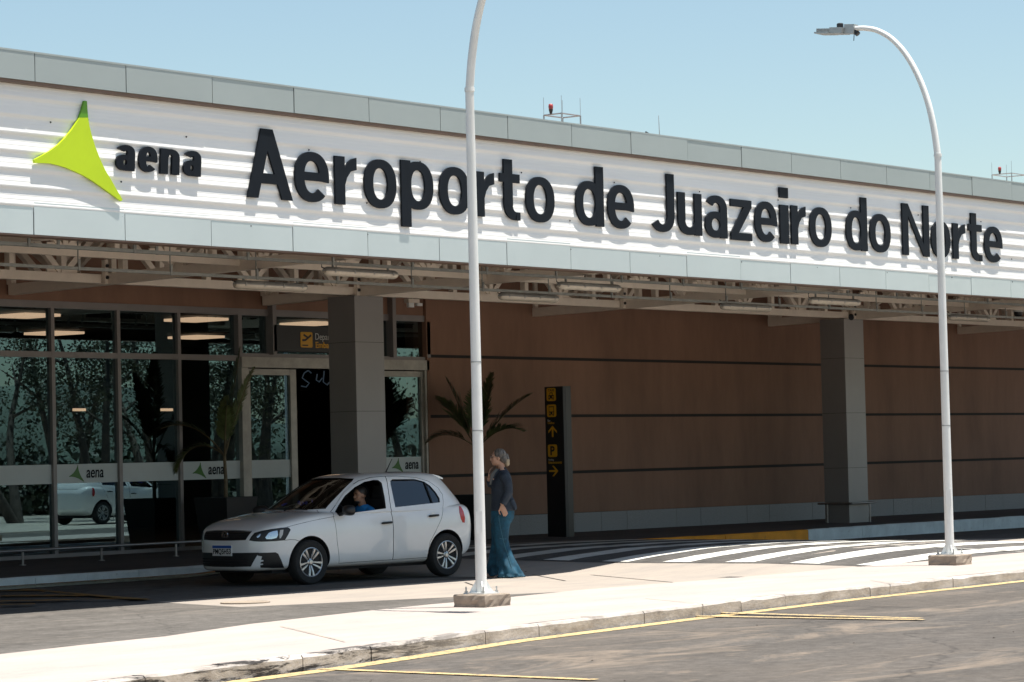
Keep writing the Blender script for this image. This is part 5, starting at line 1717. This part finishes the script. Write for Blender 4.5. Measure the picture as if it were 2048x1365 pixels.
# cabin
def seat(x, y):
    q = MB(); q.box((x-.05, y-.24, .36), (x+.45, y+.24, .52)); 
    q.bar((x+.0, y, .50), (x-.20, y, 1.08), .46, .12, (1, 0, 0)); q.bar((x-.20, y, 1.10), (x-.24, y, 1.27), .24, .09, (1, 0, 0)); o = q.build('seat', M['car_inside']); o.parent = car
seat(-.22, .37); seat(-.22, -.37)
q = MB(); q.box((-1.3, -.6, .36), (-.75, .6, .55)); q.bar((-1.15, 0, .5), (-1.3, 0, 1.02), 1.2, .12, (1, 0, 0)); o = q.build('rear_seat', M['car_inside']); o.parent = car
q = MB(); q.box((.62, -.68, .5), (1.0, .68, .90)); o = q.build('dashboard', M['car_inside']); o.parent = car
q = MB(); n = 24
ax = Vector((.42, .37, .86)); u1 = Vector((0, 1, 0)); u2 = Vector((-.42, 0, .9)).normalized()
q.tube([ax+(u1*math.cos(2*PI*k/n)+u2*math.sin(2*PI*k/n))*.185 for k in range(n+1)], .015, 6); q.tube([ax, ax+Vector((.25, 0, -.12))], .03, 8); q.bar(ax-u1*.18, ax+u1*.18, .04, .03); o = q.build('steering_wheel', M['car_black'], None, 60); o.parent = car
# blue pen marks inside the windscreen
q = MB()
def pen(pts):
    d0 = [hit_px(a, b_, -.022) for a, b_ in z1(pts)]
    d0 = [p for p in d0 if p is not None]
    if len(d0) > 1: q.tube(d0, .007, 5)
pen([(900, 408), (930, 392), (955, 388), (930, 405), (905, 414)])
pen([(1070, 372), (1085, 366), (1092, 380), (1082, 396), (1072, 384)]); pen([(1092, 372), (1096, 398), (1105, 410)])
pen([(1108, 380), (1122, 372), (1132, 386), (1120, 398)]); pen([(1142, 380), (1158, 370), (1170, 382), (1160, 398), (1146, 390)])
pen([(1218, 352), (1222, 376)])
o = q.build('windscreen_writing', M['pen_blue'], None, 60); o.parent = car
# ============================================================ people
M['skin'] = plain('skin', (.46, .27, .19), .5, 0, .08, 12, spec=.35)
M['skin_dark'] = plain('skin_tanned', (.36, .20, .13), .5, 0, .08, 12, spec=.35)
M['hair_ash'] = plain('ash_blonde_hair', (.15, .13, .11), .42, 0, .6, 42, stretch=(1, 1, .25))
M['hair_tip'] = plain('blonde_hair_tips', (.34, .27, .18), .45, 0, .4, 30, stretch=(1, 1, .25))
M['hair_dark'] = plain('dark_hair', (.02, .016, .013), .5, 0, .2, 30)
M['blazer'] = plain('navy_blazer_cloth', (.022, .033, .050), .8, 0, .15, 14, .15, 200)
M['jeans'] = plain('teal_denim', (.006, .072, .125), .8, 0, .3, 9, .2, 160)
M['denim_seam'] = plain('denim_seam', (.05, .15, .20), .8)
M['blue_shirt'] = plain('bright_blue_shirt', (.02, .24, .58), .75, 0, .12, 10)
M['grey_top'] = plain('grey_top', (.20, .20, .19), .8)
M['lips'] = plain('lips', (.33, .12, .10), .5)
M['eye'] = plain('eye_dark', (.02, .018, .016), .2)
M['shoe'] = plain('pale_shoe', (.45, .30, .24), .5)
def oval(c, ax, up, ru, rv, n=16):
    """ellipse ring round axis ax; ru across, rv along up"""
    ax = Vector(ax).normalized(); up = Vector(up)
    s = ax.cross(up).normalized(); u = s.cross(ax).normalized()
    return [Vector(c)+s*ru*math.cos(2*PI*k/n)+u*rv*math.sin(2*PI*k/n) for k in range(n)]
def limb(mb, pts, rads, n=12, up=(0, 1, 0)):
    """tapered limb; rads: number or (across, along up)"""
    pts = [Vector(p) for p in pts]
    rings = []
    for i, p in enumerate(pts):
        d = pts[min(len(pts)-1, i+1)]-pts[max(0, i-1)]
        r = rads[i]
        r = r if isinstance(r, tuple) else (r, r)
        rings.append(oval(p, d, up, r[0], r[1], n))
    mb.loft(rings)
    mb.add([rings[0][0]], [])
def ball(mb, c, r, n=14):
    c = Vector(c); r = Vector(r) if not isinstance(r, (int, float)) else Vector((r, r, r))
    rings = []
    for i in range(1, n):
        a = PI*i/n
        rings.append([c+Vector((r.x*math.sin(a)*math.cos(2*PI*k/(2*n)), r.y*math.sin(a)*math.sin(2*PI*k/(2*n)), r.z*math.cos(a))) for k in range(2*n)])
    mb.loft(rings)
def fused(mb, vox, smooth_it=2, sub=False):
    """one continuous skin out of overlapping solids"""
    o = from_mesh('tmp', mb.mesh('tmp'), None)
    r = o.modifiers.new('r', 'REMESH'); r.mode = 'VOXEL'; r.voxel_size = vox
    if smooth_it:
        s = o.modifiers.new('s', 'SMOOTH'); s.iterations = smooth_it; s.factor = .5
    me = baked(o)
    me.shade_smooth()
    return me
def head(mb, c, k=1.0, female=True):
    """head with face towards +x; c = centre of the skull"""
    c = Vector(c)
    P = lambda x, y, z: c+Vector((x, y, z))*k
    ball(mb, P(-.012, 0, .025), Vector((.094, .073, .092))*k)
    ball(mb, P(.030, 0, -.035), Vector((.060, .058, .080))*k)          # face
    ball(mb, P(.058, 0, -.085), Vector((.030, .032, .024))*k)          # chin
    ball(mb, P(.015, 0, -.065), Vector((.062, .055, .045))*k)          # jaw
    ball(mb, P(.078, 0, .030), Vector((.020, .050, .014))*k, 8)        # brow
    limb(mb, [P(.082, 0, .018), P(.096, 0, -.010), P(.108, 0, -.028), P(.088, 0, -.036)], [.007*k, .010*k, .014*k, .010*k], 8)
    ball(mb, P(.086, 0, -.056), Vector((.012, .022, .006))*k, 8)
    ball(mb, P(.085, 0, -.066), Vector((.011, .019, .006))*k, 8)
    for s in (1, -1):
        ball(mb, P(-.005, s*.074, -.012), Vector((.018, .009, .030))*k, 8)   # ear
        ball(mb, P(.055, s*.040, -.020), Vector((.026, .020, .024))*k, 8)    # cheek
def hand(mb, wrist, d, up, k=1.0, curl=.4, spread=1.0, side=1, thumb_in=.5):
    """palm and five fingers from the wrist along d; up = back of the hand"""
    d = Vector(d).normalized(); up = Vector(up); s = d.cross(up).normalized(); up = s.cross(d).normalized()
    w = Vector(wrist)
    rings = [oval(w, d, up, .026*k, .019*k, 10), oval(w+d*.03*k, d, up, .036*k, .017*k, 10), oval(w+d*.07*k, d, up, .041*k, .015*k, 10), oval(w+d*.092*k, d, up, .038*k, .012*k, 10)]
    mb.loft(rings)
    for i, (o, L_) in enumerate(((-.030, .068), (-.010, .078), (.010, .074), (.029, .058))):
        p = w+d*.085*k+s*o*k*side*spread
        dd = d.copy(); pts = [p-d*.012*k]
        for j in range(3):
            pts.append(pts[-1]+dd*(L_*k*(.44, .32, .26)[j]+(.012*k if j == 0 else 0)))
            a = curl*(1.0, 1.15, .7)[j]
            dd = (dd*math.cos(a)-up*math.sin(a)).normalized()
        limb(mb, pts, [.0098*k, .0094*k, .0085*k, .0065*k], 8, s)
    p = w+d*.028*k-s*.028*k*side
    t1 = p+(d*.6-s*.7*side-up*thumb_in*.5).normalized()*.042*k
    t2 = t1+(d*.9-s*.15*side-up*thumb_in).normalized()*.034*k
    t3 = t2+(d*1.0+s*.12*side-up*thumb_in).normalized()*.026*k
    limb(mb, [p, t1, t2, t3], [.014*k, .0115*k, .010*k, .0075*k], 8, up)

# ---- the woman: local x = the way she faces (picture left), y = towards the camera, z up
WO = on_z(1013, 1155, -.006)
WK = (1155-899)/((F_PX/(WO-CAM).dot(C_F))*1.755)      # figure drawn 1.755 m tall in heels
fx = Vector((-C_R.x, -C_R.y, 0)).normalized()
wom = thing('person', (WO.x, WO.y, lane_z(WO.x, WO.y)), 'woman in a navy blazer and wide flared teal jeans holding a phone to her mouth', 'person', None, math.atan2(fx.y, fx.x))
wom.scale = (WK, WK, WK)
def wpart(name, me, mat, parent=None):
    return from_mesh(name, me, mat, parent or wom)
PXM = F_PX/(WO-CAM).dot(C_F)*WK
def wp(px, py, y=0.0):                                # picture point in her own frame
    return Vector(((1013-px)/PXM, y, (1155-py)/PXM))
HC = wp(1001.5, 914.5)
bd_ = MB()
head(bd_, HC, 1.0)
limb(bd_, [wp(1005, 922), wp(1008, 934), wp(1010, 945)], [(.050, .052), (.047, .05), (.06, .07)], 14)
limb(bd_, [wp(1010, 940), wp(1010, 960), wp(1008, 1010), wp(1006, 1030), wp(1004, 1060)], [(.05, .05), (.08, .09), (.08, .09), (.07, .08), (.04, .05)], 14)   # core under the clothes
# near arm hangs bent, hand at the hip
NA = [wp(1013, 951, .185), wp(1020, 968, .225), wp(1020.5, 984, .235), wp(1012, 1000, .245), wp(1006, 1009, .25)]
limb(bd_, NA, [.048, .045, .042, .034, .027], 12)
limb(bd_, [wp(1010, 955, 0), wp(1013, 951, .185)], [.05, .045], 10)
hand(bd_, wp(1006, 1009.5, .25), wp(1014, 1033, .25)-wp(1004, 1009, .25), (0, 1, .1), 1.02, .22, 1.0, -1, .3)
# far arm raised, hand holds the phone before her mouth
FA = [wp(1008, 952, -.18), wp(994, 972, -.20), wp(982, 965, -.14), wp(982.5, 955, -.06)]
limb(bd_, FA, [.046, .042, .036, .026], 12)
limb(bd_, [wp(1010, 955, 0), wp(1008, 952, -.18)], [.05, .045], 10)
hand(bd_, wp(982.5, 954, -.055), wp(985.5, 936, .0)-wp(982.5, 954, -.05), (.9, -.35, 0), 1.0, .55, .9, 1, .6)
# legs down to the feet
for s, hx, kx, ax_ in ((1, 1006, 1006, 1019), (-1, 1000, 996, 985)):
    limb(bd_, [wp(hx+2, 1028, s*.07), wp(kx, 1080, s*.09), wp(ax_, 1115, s*.125), wp(ax_, 1140, s*.16)], [.07, .05, .035, .03], 10)
    limb(bd_, [wp(ax_, 1138, s*.155), wp(ax_+3, 1147, s*.155), wp(ax_-10, 1149, s*.15), wp(ax_-26, 1152, s*.15)], [.03, .032, .034, .018], 10)
body_w = wpart('body', fused(bd_, .0075, 2), M['skin'])
# blazer
jk = MB()
tor = [(1010, 939, .052, .056), (1012, 944, .10, .075), (1011, 949, .155, .095), (1010.5, 957, .18, .118), (1008, 968, .18, .142), (1007, 980, .175, .146), (1007.5, 992, .17, .146), (1008, 1003, .178, .154), (1009, 1014, .19, .17), (1009, 1021, .195, .174)]
jk.loft([oval(wp(a, b_), (0, 0, -1), (1, 0, 0), ry, rx, 22) for a, b_, ry, rx in tor])
limb(jk, [wp(1012, 949, .14), wp(1014, 953, .19), wp(1020, 968, .228), wp(1021, 984, .24), wp(1013.5, 999, .25), wp(1008.5, 1008, .252)], [.062, .068, .064, .060, .052, .046], 14)
limb(jk, [wp(1009, 949, -.13), wp(1006, 955, -.185), wp(994, 973, -.205), wp(984, 968, -.15), wp(982, 960, -.09)], [.06, .066, .058, .05, .042], 14)
limb(jk, [wp(1024, 1000, .0), wp(1030, 1012, 0), wp(1033.5, 1020, 0)], [(.05, .15), (.045, .16), (.03, .16)], 14)     # tail of the jacket kicks out
jw = wpart('blazer', fused(jk, .009, 2), M['blazer'])
lp = MB()                                              # lapel edge and collar
lp.tube([wp(1004, 938, .05), wp(997, 946, .085), wp(989, 962, .05), wp(986, 976, .02)], [.010, .014, .012, .006], 8)
lp.tube([wp(1014, 936, .045), wp(1017, 940, 0), wp(1014, 936, -.045)], [.014, .016, .014], 8)
wpart('lapel', lp.mesh('lapel', smooth=60), M['blazer'], jw)
tp = MB(); limb(tp, [wp(1001, 938, 0), wp(995, 950, 0), wp(991, 970, 0)], [(.04, .03), (.07, .03), (.06, .02)], 10); wpart('top', fused(tp, .008, 2), M['grey_top'])
pn = MB(); ball(pn, wp(991, 957.5, .105), (.010, .006, .010), 8); wpart('lapel_pin', pn.mesh('pin', smooth=60), M['shoe'], jw)
# flared jeans
jn = MB()
jn.loft([oval(wp(a, b_), (0, 0, -1), (1, 0, 0), ry, rx, 22) for a, b_, ry, rx in ((1008, 1012, .165, .15), (1008, 1024, .18, .165), (1007, 1036, .18, .16), (1004, 1046, .165, .145))])
def leg(pts):
    rings = []
    for i, (a, b_, y, ry, rx) in enumerate(pts):
        c = wp(a, b_, y)
        f = .20*max(0, (b_-1085)/70)          # the flare falls in folds
        rings.append([c+(p-c)*(1+f*math.sin(5*2*PI*k/40+1.2+a)+.4*f*math.sin(9*2*PI*k/40)) for k, p in enumerate(oval(c, (0, 0, -1), (1, 0, 0), ry, rx, 40))])
    jn.loft(rings)
leg([(1006, 1034, .075, .098, .132), (1004, 1058, .085, .088, .115), (1004, 1076, .09, .078, .098), (1006, 1092, .09, .078, .102), (1011, 1110, .11, .08, .112), (1016, 1130, .145, .09, .140), (1019.5, 1146, .165, .105, .172), (1021, 1153.5, .17, .11, .188)])
leg([(1003, 1034, -.075, .095, .125), (999, 1058, -.085, .088, .105), (997, 1076, -.09, .076, .088), (996, 1092, -.09, .076, .092), (992, 1110, -.13, .075, .085), (987.5, 1130, -.16, .08, .092), (984.5, 1145, -.18, .09, .10), (983.5, 1152, -.18, .095, .105)])
jl = wpart('jeans', fused(jn, .010, 2), M['jeans'])
sm_ = MB()
JB = bvh_of(jl.data)
def on_cloth(B, px, py):
    p = wp(px, py, 2.0)
    h, n, i, d = B.ray_cast(p, Vector((0, -1, 0)))
    return h+n*.002 if h is not None else None
for line in ([(1000, 1030), (1003, 1055), (1007, 1075), (1011, 1092), (1017, 1112), (1024, 1135), (1028, 1150)], [(1000, 1075), (1006, 1077), (1014, 1077)]):
    pts = [on_cloth(JB, *q) for q in line]; pts = [p for p in pts if p]
    if len(pts) > 2: sm_.tube(pts, .0032, 5)
wpart('seam', sm_.mesh('seam'), M['denim_seam'], jl)
fr_ = MB()
rs = random.Random(4)
for k in range(60):
    a = rs.uniform(0, 2*PI)
    c = Vector(wp(1021, 1152.5, .17))
    p = c+Vector((.188*math.cos(a), .11*math.sin(a), .004))
    fr_.tube([p+Vector((0, 0, .012)), p+Vector((rs.uniform(-.012, .012), rs.uniform(-.01, .01), -.008))], .003, 4)
tag(wpart('frayed_hem', fr_.mesh('hem'), M['denim_seam'], jl), kind='stuff')
# hair swept back to the nape
hr = MB()
P = lambda x, y, z: HC+Vector((x, y, z))
ball(hr, P(-.022, 0, .036), (.094, .083, .090))
ball(hr, P(-.065, 0, -.015), (.062, .074, .075))
limb(hr, [P(-.075, 0, .03), P(-.100, 0, -.035), P(-.112, 0, -.085)], [(.066, .045), (.060, .040), (.038, .024)], 12)
cutb = MB(); cutb.box(P(.052, -.2, -.2), P(.3, .2, .062))
c3 = MB(); c3.box(P(.012, -.2, -.2), P(.06, .2, .012))
hm = fused(hr, .008, 1)
hm = boolean(hm, [cutb.mesh('c'), c3.mesh('c')], 'DIFFERENCE'); hm.shade_smooth()
hw_ = wpart('hair', hm, M['hair_ash'])
tl_ = MB(); limb(tl_, [P(-.088, 0, .005), P(-.112, 0, -.05), P(-.122, 0, -.105), P(-.112, 0, -.125)], [(.045, .036), (.05, .040), (.034, .026), (.012, .012)], 12)
wpart('hair_tail', fused(tl_, .007, 1), M['hair_tip'], hw_)
st2 = MB()
HB = bvh_of(hm)
for k in range(13):
    z0 = .085-.012*k
    pts = []
    for j in range(9):
        t = j/8
        x, z = .045-.16*t, z0-.105*t*(1-k/20)-.02*t*t
        h, n, i, d = HB.ray_cast(P(x, .4, z), Vector((0, -1, 0)))
        if h is not None: pts.append(h+n*.0015)
    if len(pts) > 3: st2.tube(pts, .0028, 4)
tag(wpart('hair_strands', st2.mesh('strands', smooth=60), M['hair_dark' if False else 'hair_ash'], hw_), kind='stuff')
ey = MB()
for s in (1, -1):
    ball(ey, P(.083, s*.032, .008), (.010, .013, .006), 8)
    ey.tube([P(.084, s*.055, .026), P(.094, s*.034, .031), P(.096, s*.014, .027)], .0035, 5)
wpart('eyes_and_brows', ey.mesh('eyes', smooth=60), M['eye'])
lpz = MB(); ball(lpz, P(.0935, 0, -.061), (.007, .020, .0085), 8); wpart('lips', lpz.mesh('lips', smooth=60), M['lips'])
gl_ = MB()
for s in (1, -1):
    c = P(.108, s*.034, .004)
    gl_.tube([c+Vector((0, .025*math.cos(2*PI*k/14), .019*math.sin(2*PI*k/14))) for k in range(15)], .0017, 5)
    gl_.tube([c+Vector((-.002, s*.025, .006)), P(.06, s*.070, .010), P(.0, s*.080, .008)], .0016, 5)
gl_.tube([P(.109, .010, .006), P(.109, -.010, .006)], .0017, 5)
wpart('glasses', gl_.mesh('glasses'), M['galv'])
ft = MB()
for s, ax_ in ((1, 1019), (-1, 985)):
    limb(ft, [wp(ax_+7, 1152, s*.15), wp(ax_-14, 1152.5, s*.15), wp(ax_-31, 1153, s*.15)], [(.04, .022), (.045, .020), (.028, .012)], 10, (0, 0, 1))
wpart('shoes', ft.mesh('shoes', smooth=60), M['shoe'])
# the phone she holds is a thing of its own
Wm = Matrix.Translation((WO.x, WO.y, lane_z(WO.x, WO.y))) @ Matrix.Rotation(math.atan2(fx.y, fx.x), 4, 'Z') @ Matrix.Scale(WK, 4)
pc_ = wp(989.5, 939, .012)
q = MB()
d1 = Vector((-.55, .25, .62)).normalized(); u_ = Vector((.75, .1, .6)).normalized()
q.bar(pc_-d1*.072, pc_+d1*.072, .070, .009, u_)
q2 = MB(); q2.v = [Wm @ v for v in q.v]; q2.f = q.f
ph = q2.build('mobile_phone', M['dark_plastic'], None, None, tuple(Wm @ pc_))
tag(ph, 'dark mobile phone held to the mouth of the woman in the blazer', 'phone')

# ---- the driver
def car_plane(px, py, y):
    o_, d_ = CAR_I @ CAM, CAR_I.to_3x3() @ ray(px, py)
    return o_+d_*((y-o_.y)/d_.y)
DHC = car_plane(718.5, 989.5, .36)
dv = thing('person', CAR_M @ Vector((DHC.x, DHC.y, .5)), 'man in a bright blue shirt sitting at the wheel of the white hatchback', 'person', None, CAR_R)
org = Vector((DHC.x, DHC.y, .5))
dm = MB()
h0 = DHC-org
head(dm, h0, 1.0)
limb(dm, [h0+Vector((-.02, 0, -.06)), h0+Vector((-.05, 0, -.15))], [.055, .06], 12)
sh0 = h0+Vector((-.07, 0, -.20))
limb(dm, [sh0+Vector((0, 0, .05)), sh0+Vector((-.01, 0, -.15)), sh0+Vector((-.0, 0, -.42)), sh0+Vector((.05, 0, -.55))], [(.07, .06), (.14, .09), (.13, .09), (.15, .10)], 14)
for s in (1, -1):
    el_ = sh0+Vector((.18, s*.25, -.26)); wr = sh0+Vector((.42, s*.17, -.10))
    limb(dm, [sh0+Vector((0, s*.16, -.02)), el_, wr], [.048, .038, .026], 10)
    hand(dm, wr, (.7, -s*.2, .35), (0, s*.2, 1), 1.0, .7, 1, s, .6)
    limb(dm, [sh0+Vector((.04, s*.10, -.54)), sh0+Vector((.48, s*.14, -.46)), sh0+Vector((.62, s*.14, -.80))], [.08, .06, .045], 10)
from_mesh('body', fused(dm, .009, 2), M['skin_dark'], dv)
sh_ = MB()
sh_.loft([oval(sh0+Vector((x, 0, z)), (0, 0, -1), (1, 0, 0), ry, rx, 18) for x, z, ry, rx in ((.01, .075, .06, .06), (.0, .05, .12, .08), (-.005, .02, .19, .10), (-.01, -.05, .205, .125), (-.01, -.2, .19, .13), (.0, -.42, .18, .13), (.03, -.55, .18, .14))])
for s in (1, -1):
    limb(sh_, [sh0+Vector((0, s*.15, -.01)), sh0+Vector((.08, s*.215, -.13)), sh0+Vector((.15, s*.24, -.22))], [.075, .068, .06], 12)
from_mesh('shirt', fused(sh_, .011, 2), M['blue_shirt'], dv)
hh = MB(); ball(hh, h0+Vector((-.022, 0, .042)), (.094, .080, .085))
cb = MB(); cb.box(h0+Vector((.050, -.2, -.2)), h0+Vector((.3, .2, .060))); c4 = MB(); c4.box(h0+Vector((-.005, -.2, -.2)), h0+Vector((.06, .2, .022))); c5 = MB(); c5.box(h0+Vector((-.2, -.2, -.2)), h0+Vector((.1, .2, -.012)))
hm2 = boolean(fused(hh, .01, 1), [cb.mesh('c'), c4.mesh('c'), c5.mesh('c')], 'DIFFERENCE'); hm2.shade_smooth()
from_mesh('hair', hm2, M['hair_dark'], dv)
ey = MB()
for s in (1, -1):
    ball(ey, h0+Vector((.083, s*.032, .008)), (.010, .013, .006), 8)
    ey.tube([h0+Vector((.084, s*.055, .026)), h0+Vector((.095, s*.034, .032)), h0+Vector((.096, s*.014, .028))], .005, 5)
from_mesh('eyes_and_brows', ey.mesh('eyes', smooth=60), M['eye'], dv)
br = MB(); ball(br, h0+Vector((.052, 0, -.088)), (.042, .045, .026), 10); ball(br, h0+Vector((.090, 0, -.045)), (.012, .03, .006), 8)
from_mesh('beard', br.mesh('beard', smooth=60), M['hair_dark'], dv)
# ============================================================ what the glass mirrors: the far side of the road
def mirrored(px, py, z=0.0):
    """real ground point whose reflection in the glazing shows at this picture point"""
    p = on_z(px, py, z)
    return Vector((p.x, 2*GLASS_Y-p.y, z))
def mirrored_at(px, Yr):
    p = on_y(px, 900, 2*GLASS_Y-Yr)
    return Vector((p.x, Yr, 0))
sv = mirrored(232, 1046)
suv = copy_tree(car)
suv.name = 'parked_car'
suv.location = (sv.x, sv.y, .0)
suv.rotation_euler = (0, 0, 0)
suv.scale = (1.12, 1.06, 1.13)
tag(suv, 'white car parked across the road, seen only as a reflection in the glazing', 'car')
def tree(p, h, spread, seed, label, dry=False):
    rs = random.Random(seed)
    t = thing('tree', (p.x, p.y, -.3), label, 'tree', 'trees across the road')
    tk = MB()
    tips = []
    base = Vector((p.x, p.y, -.35))
    for k in range(rs.choice((2, 3, 3))):
        a = rs.uniform(0, 2*PI)
        lean = Vector((math.cos(a), math.sin(a), 0))*rs.uniform(.15, .5)
        pts, rad = [base], [.20]
        d = (Vector((0, 0, 1))+lean*.8).normalized()
        q = base
        for j in range(6):
            d = (d+Vector((rs.uniform(-.2, .2), rs.uniform(-.2, .2), rs.uniform(-.02, .14)))).normalized()
            q = q+d*h*.125
            pts.append(q); rad.append(.20*(1-.13*(j+1)))
            if j >= 2:
                tips.append(q.copy())
                a2 = rs.uniform(0, 2*PI)
                b2 = Vector((math.cos(a2), math.sin(a2), rs.uniform(.2, .9))).normalized()
                L_ = h*rs.uniform(.12, .24)
                pp = [q, q+b2*L_*.5+Vector((0, 0, .05)), q+b2*L_]
                tk.tube(pp, [.06, .04, .015], 5)
                tips += [pp[1], pp[2]]
        tk.tube(pts, rad, 7)
    tk.build('trunk', M['bark'], t, 60)
    cr = MB()
    for tp_ in tips:
        for c in range(rs.randint(1, 3)):
            cc = tp_+Vector((rs.gauss(0, spread*.16), rs.gauss(0, spread*.16), rs.gauss(.15, spread*.11)))
            for l in range(rs.randint(60, 90)):
                o_ = cc+Vector((rs.gauss(0, .30), rs.gauss(0, .30), rs.gauss(0, .2)))
                s = rs.uniform(.05, .095)
                u_ = Vector((rs.uniform(-1, 1), rs.uniform(-1, 1), rs.uniform(-1, .2))).normalized()*s*1.5
                v_ = u_.cross(Vector((rs.uniform(-1, 1), rs.uniform(-1, 1), rs.uniform(-1, 1)))).normalized()*s*.5
                cr.add([o_-u_*.2, o_+v_+u_*.4, o_+u_, o_-v_+u_*.4], [(0, 1, 2, 3)])
    me = bpy.data.meshes.new('crown')
    off = Vector((p.x, p.y, -.3))
    me.from_pydata([tuple(v-off) for v in cr.v], [], cr.f)
    from_mesh('crown', me, M['dry_leaf' if dry else 'tree_leaf'], t)
TR_ = [(35, -2, 8.6, 4.6, 1, 'many-stemmed leafy tree mirrored in the pane farthest from the doors'), (150, -7, 9.2, 5, 2, 'tall leafy tree mirrored beside the pane with the first film emblem'), (205, -1, 9, 4.8, 3, 'leaning leafy tree mirrored above the parked white car'),
       (300, -3, 9.4, 5.2, 4, 'dense leafy tree mirrored in the pane nearest the planter'), (420, -6, 8.6, 5, 5, 'leafy tree mirrored behind the potted palm'), (535, -2, 9, 5, 6, 'leafy tree mirrored in the sliding door leaf'),
       (690, -4, 9, 5, 7, 'leafy tree across the road, hidden by the column before the doors'), (815, -2, 9, 5, 8, 'leafy tree mirrored in the door leaf with the film emblem')]
for px, yr, h, sp2, sd, lab in TR_:
    tree(mirrored_at(px, yr), h, sp2, sd, lab, sd % 3 == 0)
# hedge and scrub behind them, then the hill
rs = random.Random(12)
hd = MB()
for k in range(340):
    px = rs.uniform(-60, 900)
    c = mirrored_at(px, rs.uniform(-20, -12))
    for l in range(46):
        o_ = c+Vector((rs.gauss(0, 1.1), rs.gauss(0, .8), abs(rs.gauss(0, .9))*rs.uniform(.6, 1.3)))
        s = rs.uniform(.14, .26)
        u_ = Vector((rs.uniform(-1, 1), rs.uniform(-1, 1), rs.uniform(-.6, .6))).normalized()*s
        v_ = u_.cross(Vector((rs.uniform(-1, 1), rs.uniform(-1, 1), rs.uniform(-1, 1)))).normalized()*s*.6
        hd.add([o_-u_, o_+v_, o_+u_, o_-v_], [(0, 1, 2, 3)])
me = bpy.data.meshes.new('scrub'); me.from_pydata([tuple(v) for v in hd.v], [], hd.f)
tag(from_mesh('scrub', me, M['tree_leaf']), 'low green scrub and hedge across the road, mirrored under the trees', 'hedge', kind='stuff')
hl_ = MB()
rings = []
for k in range(41):
    x = 200+k*60
    zz = 42+14*math.sin(k*.42+1)+7*math.sin(k*1.1)
    rings.append([Vector((x, -1300+x*.1, -5)), Vector((x, -1340+x*.1, zz*.6)), Vector((x, -1400+x*.1, zz)), Vector((x, -1600+x*.1, zz*.9)), Vector((x, -1800, -5))])
hl_.loft(rings, closed=False, cap=False)
tag(hl_.build('hill', M['hill'], None, 60), kind='structure')
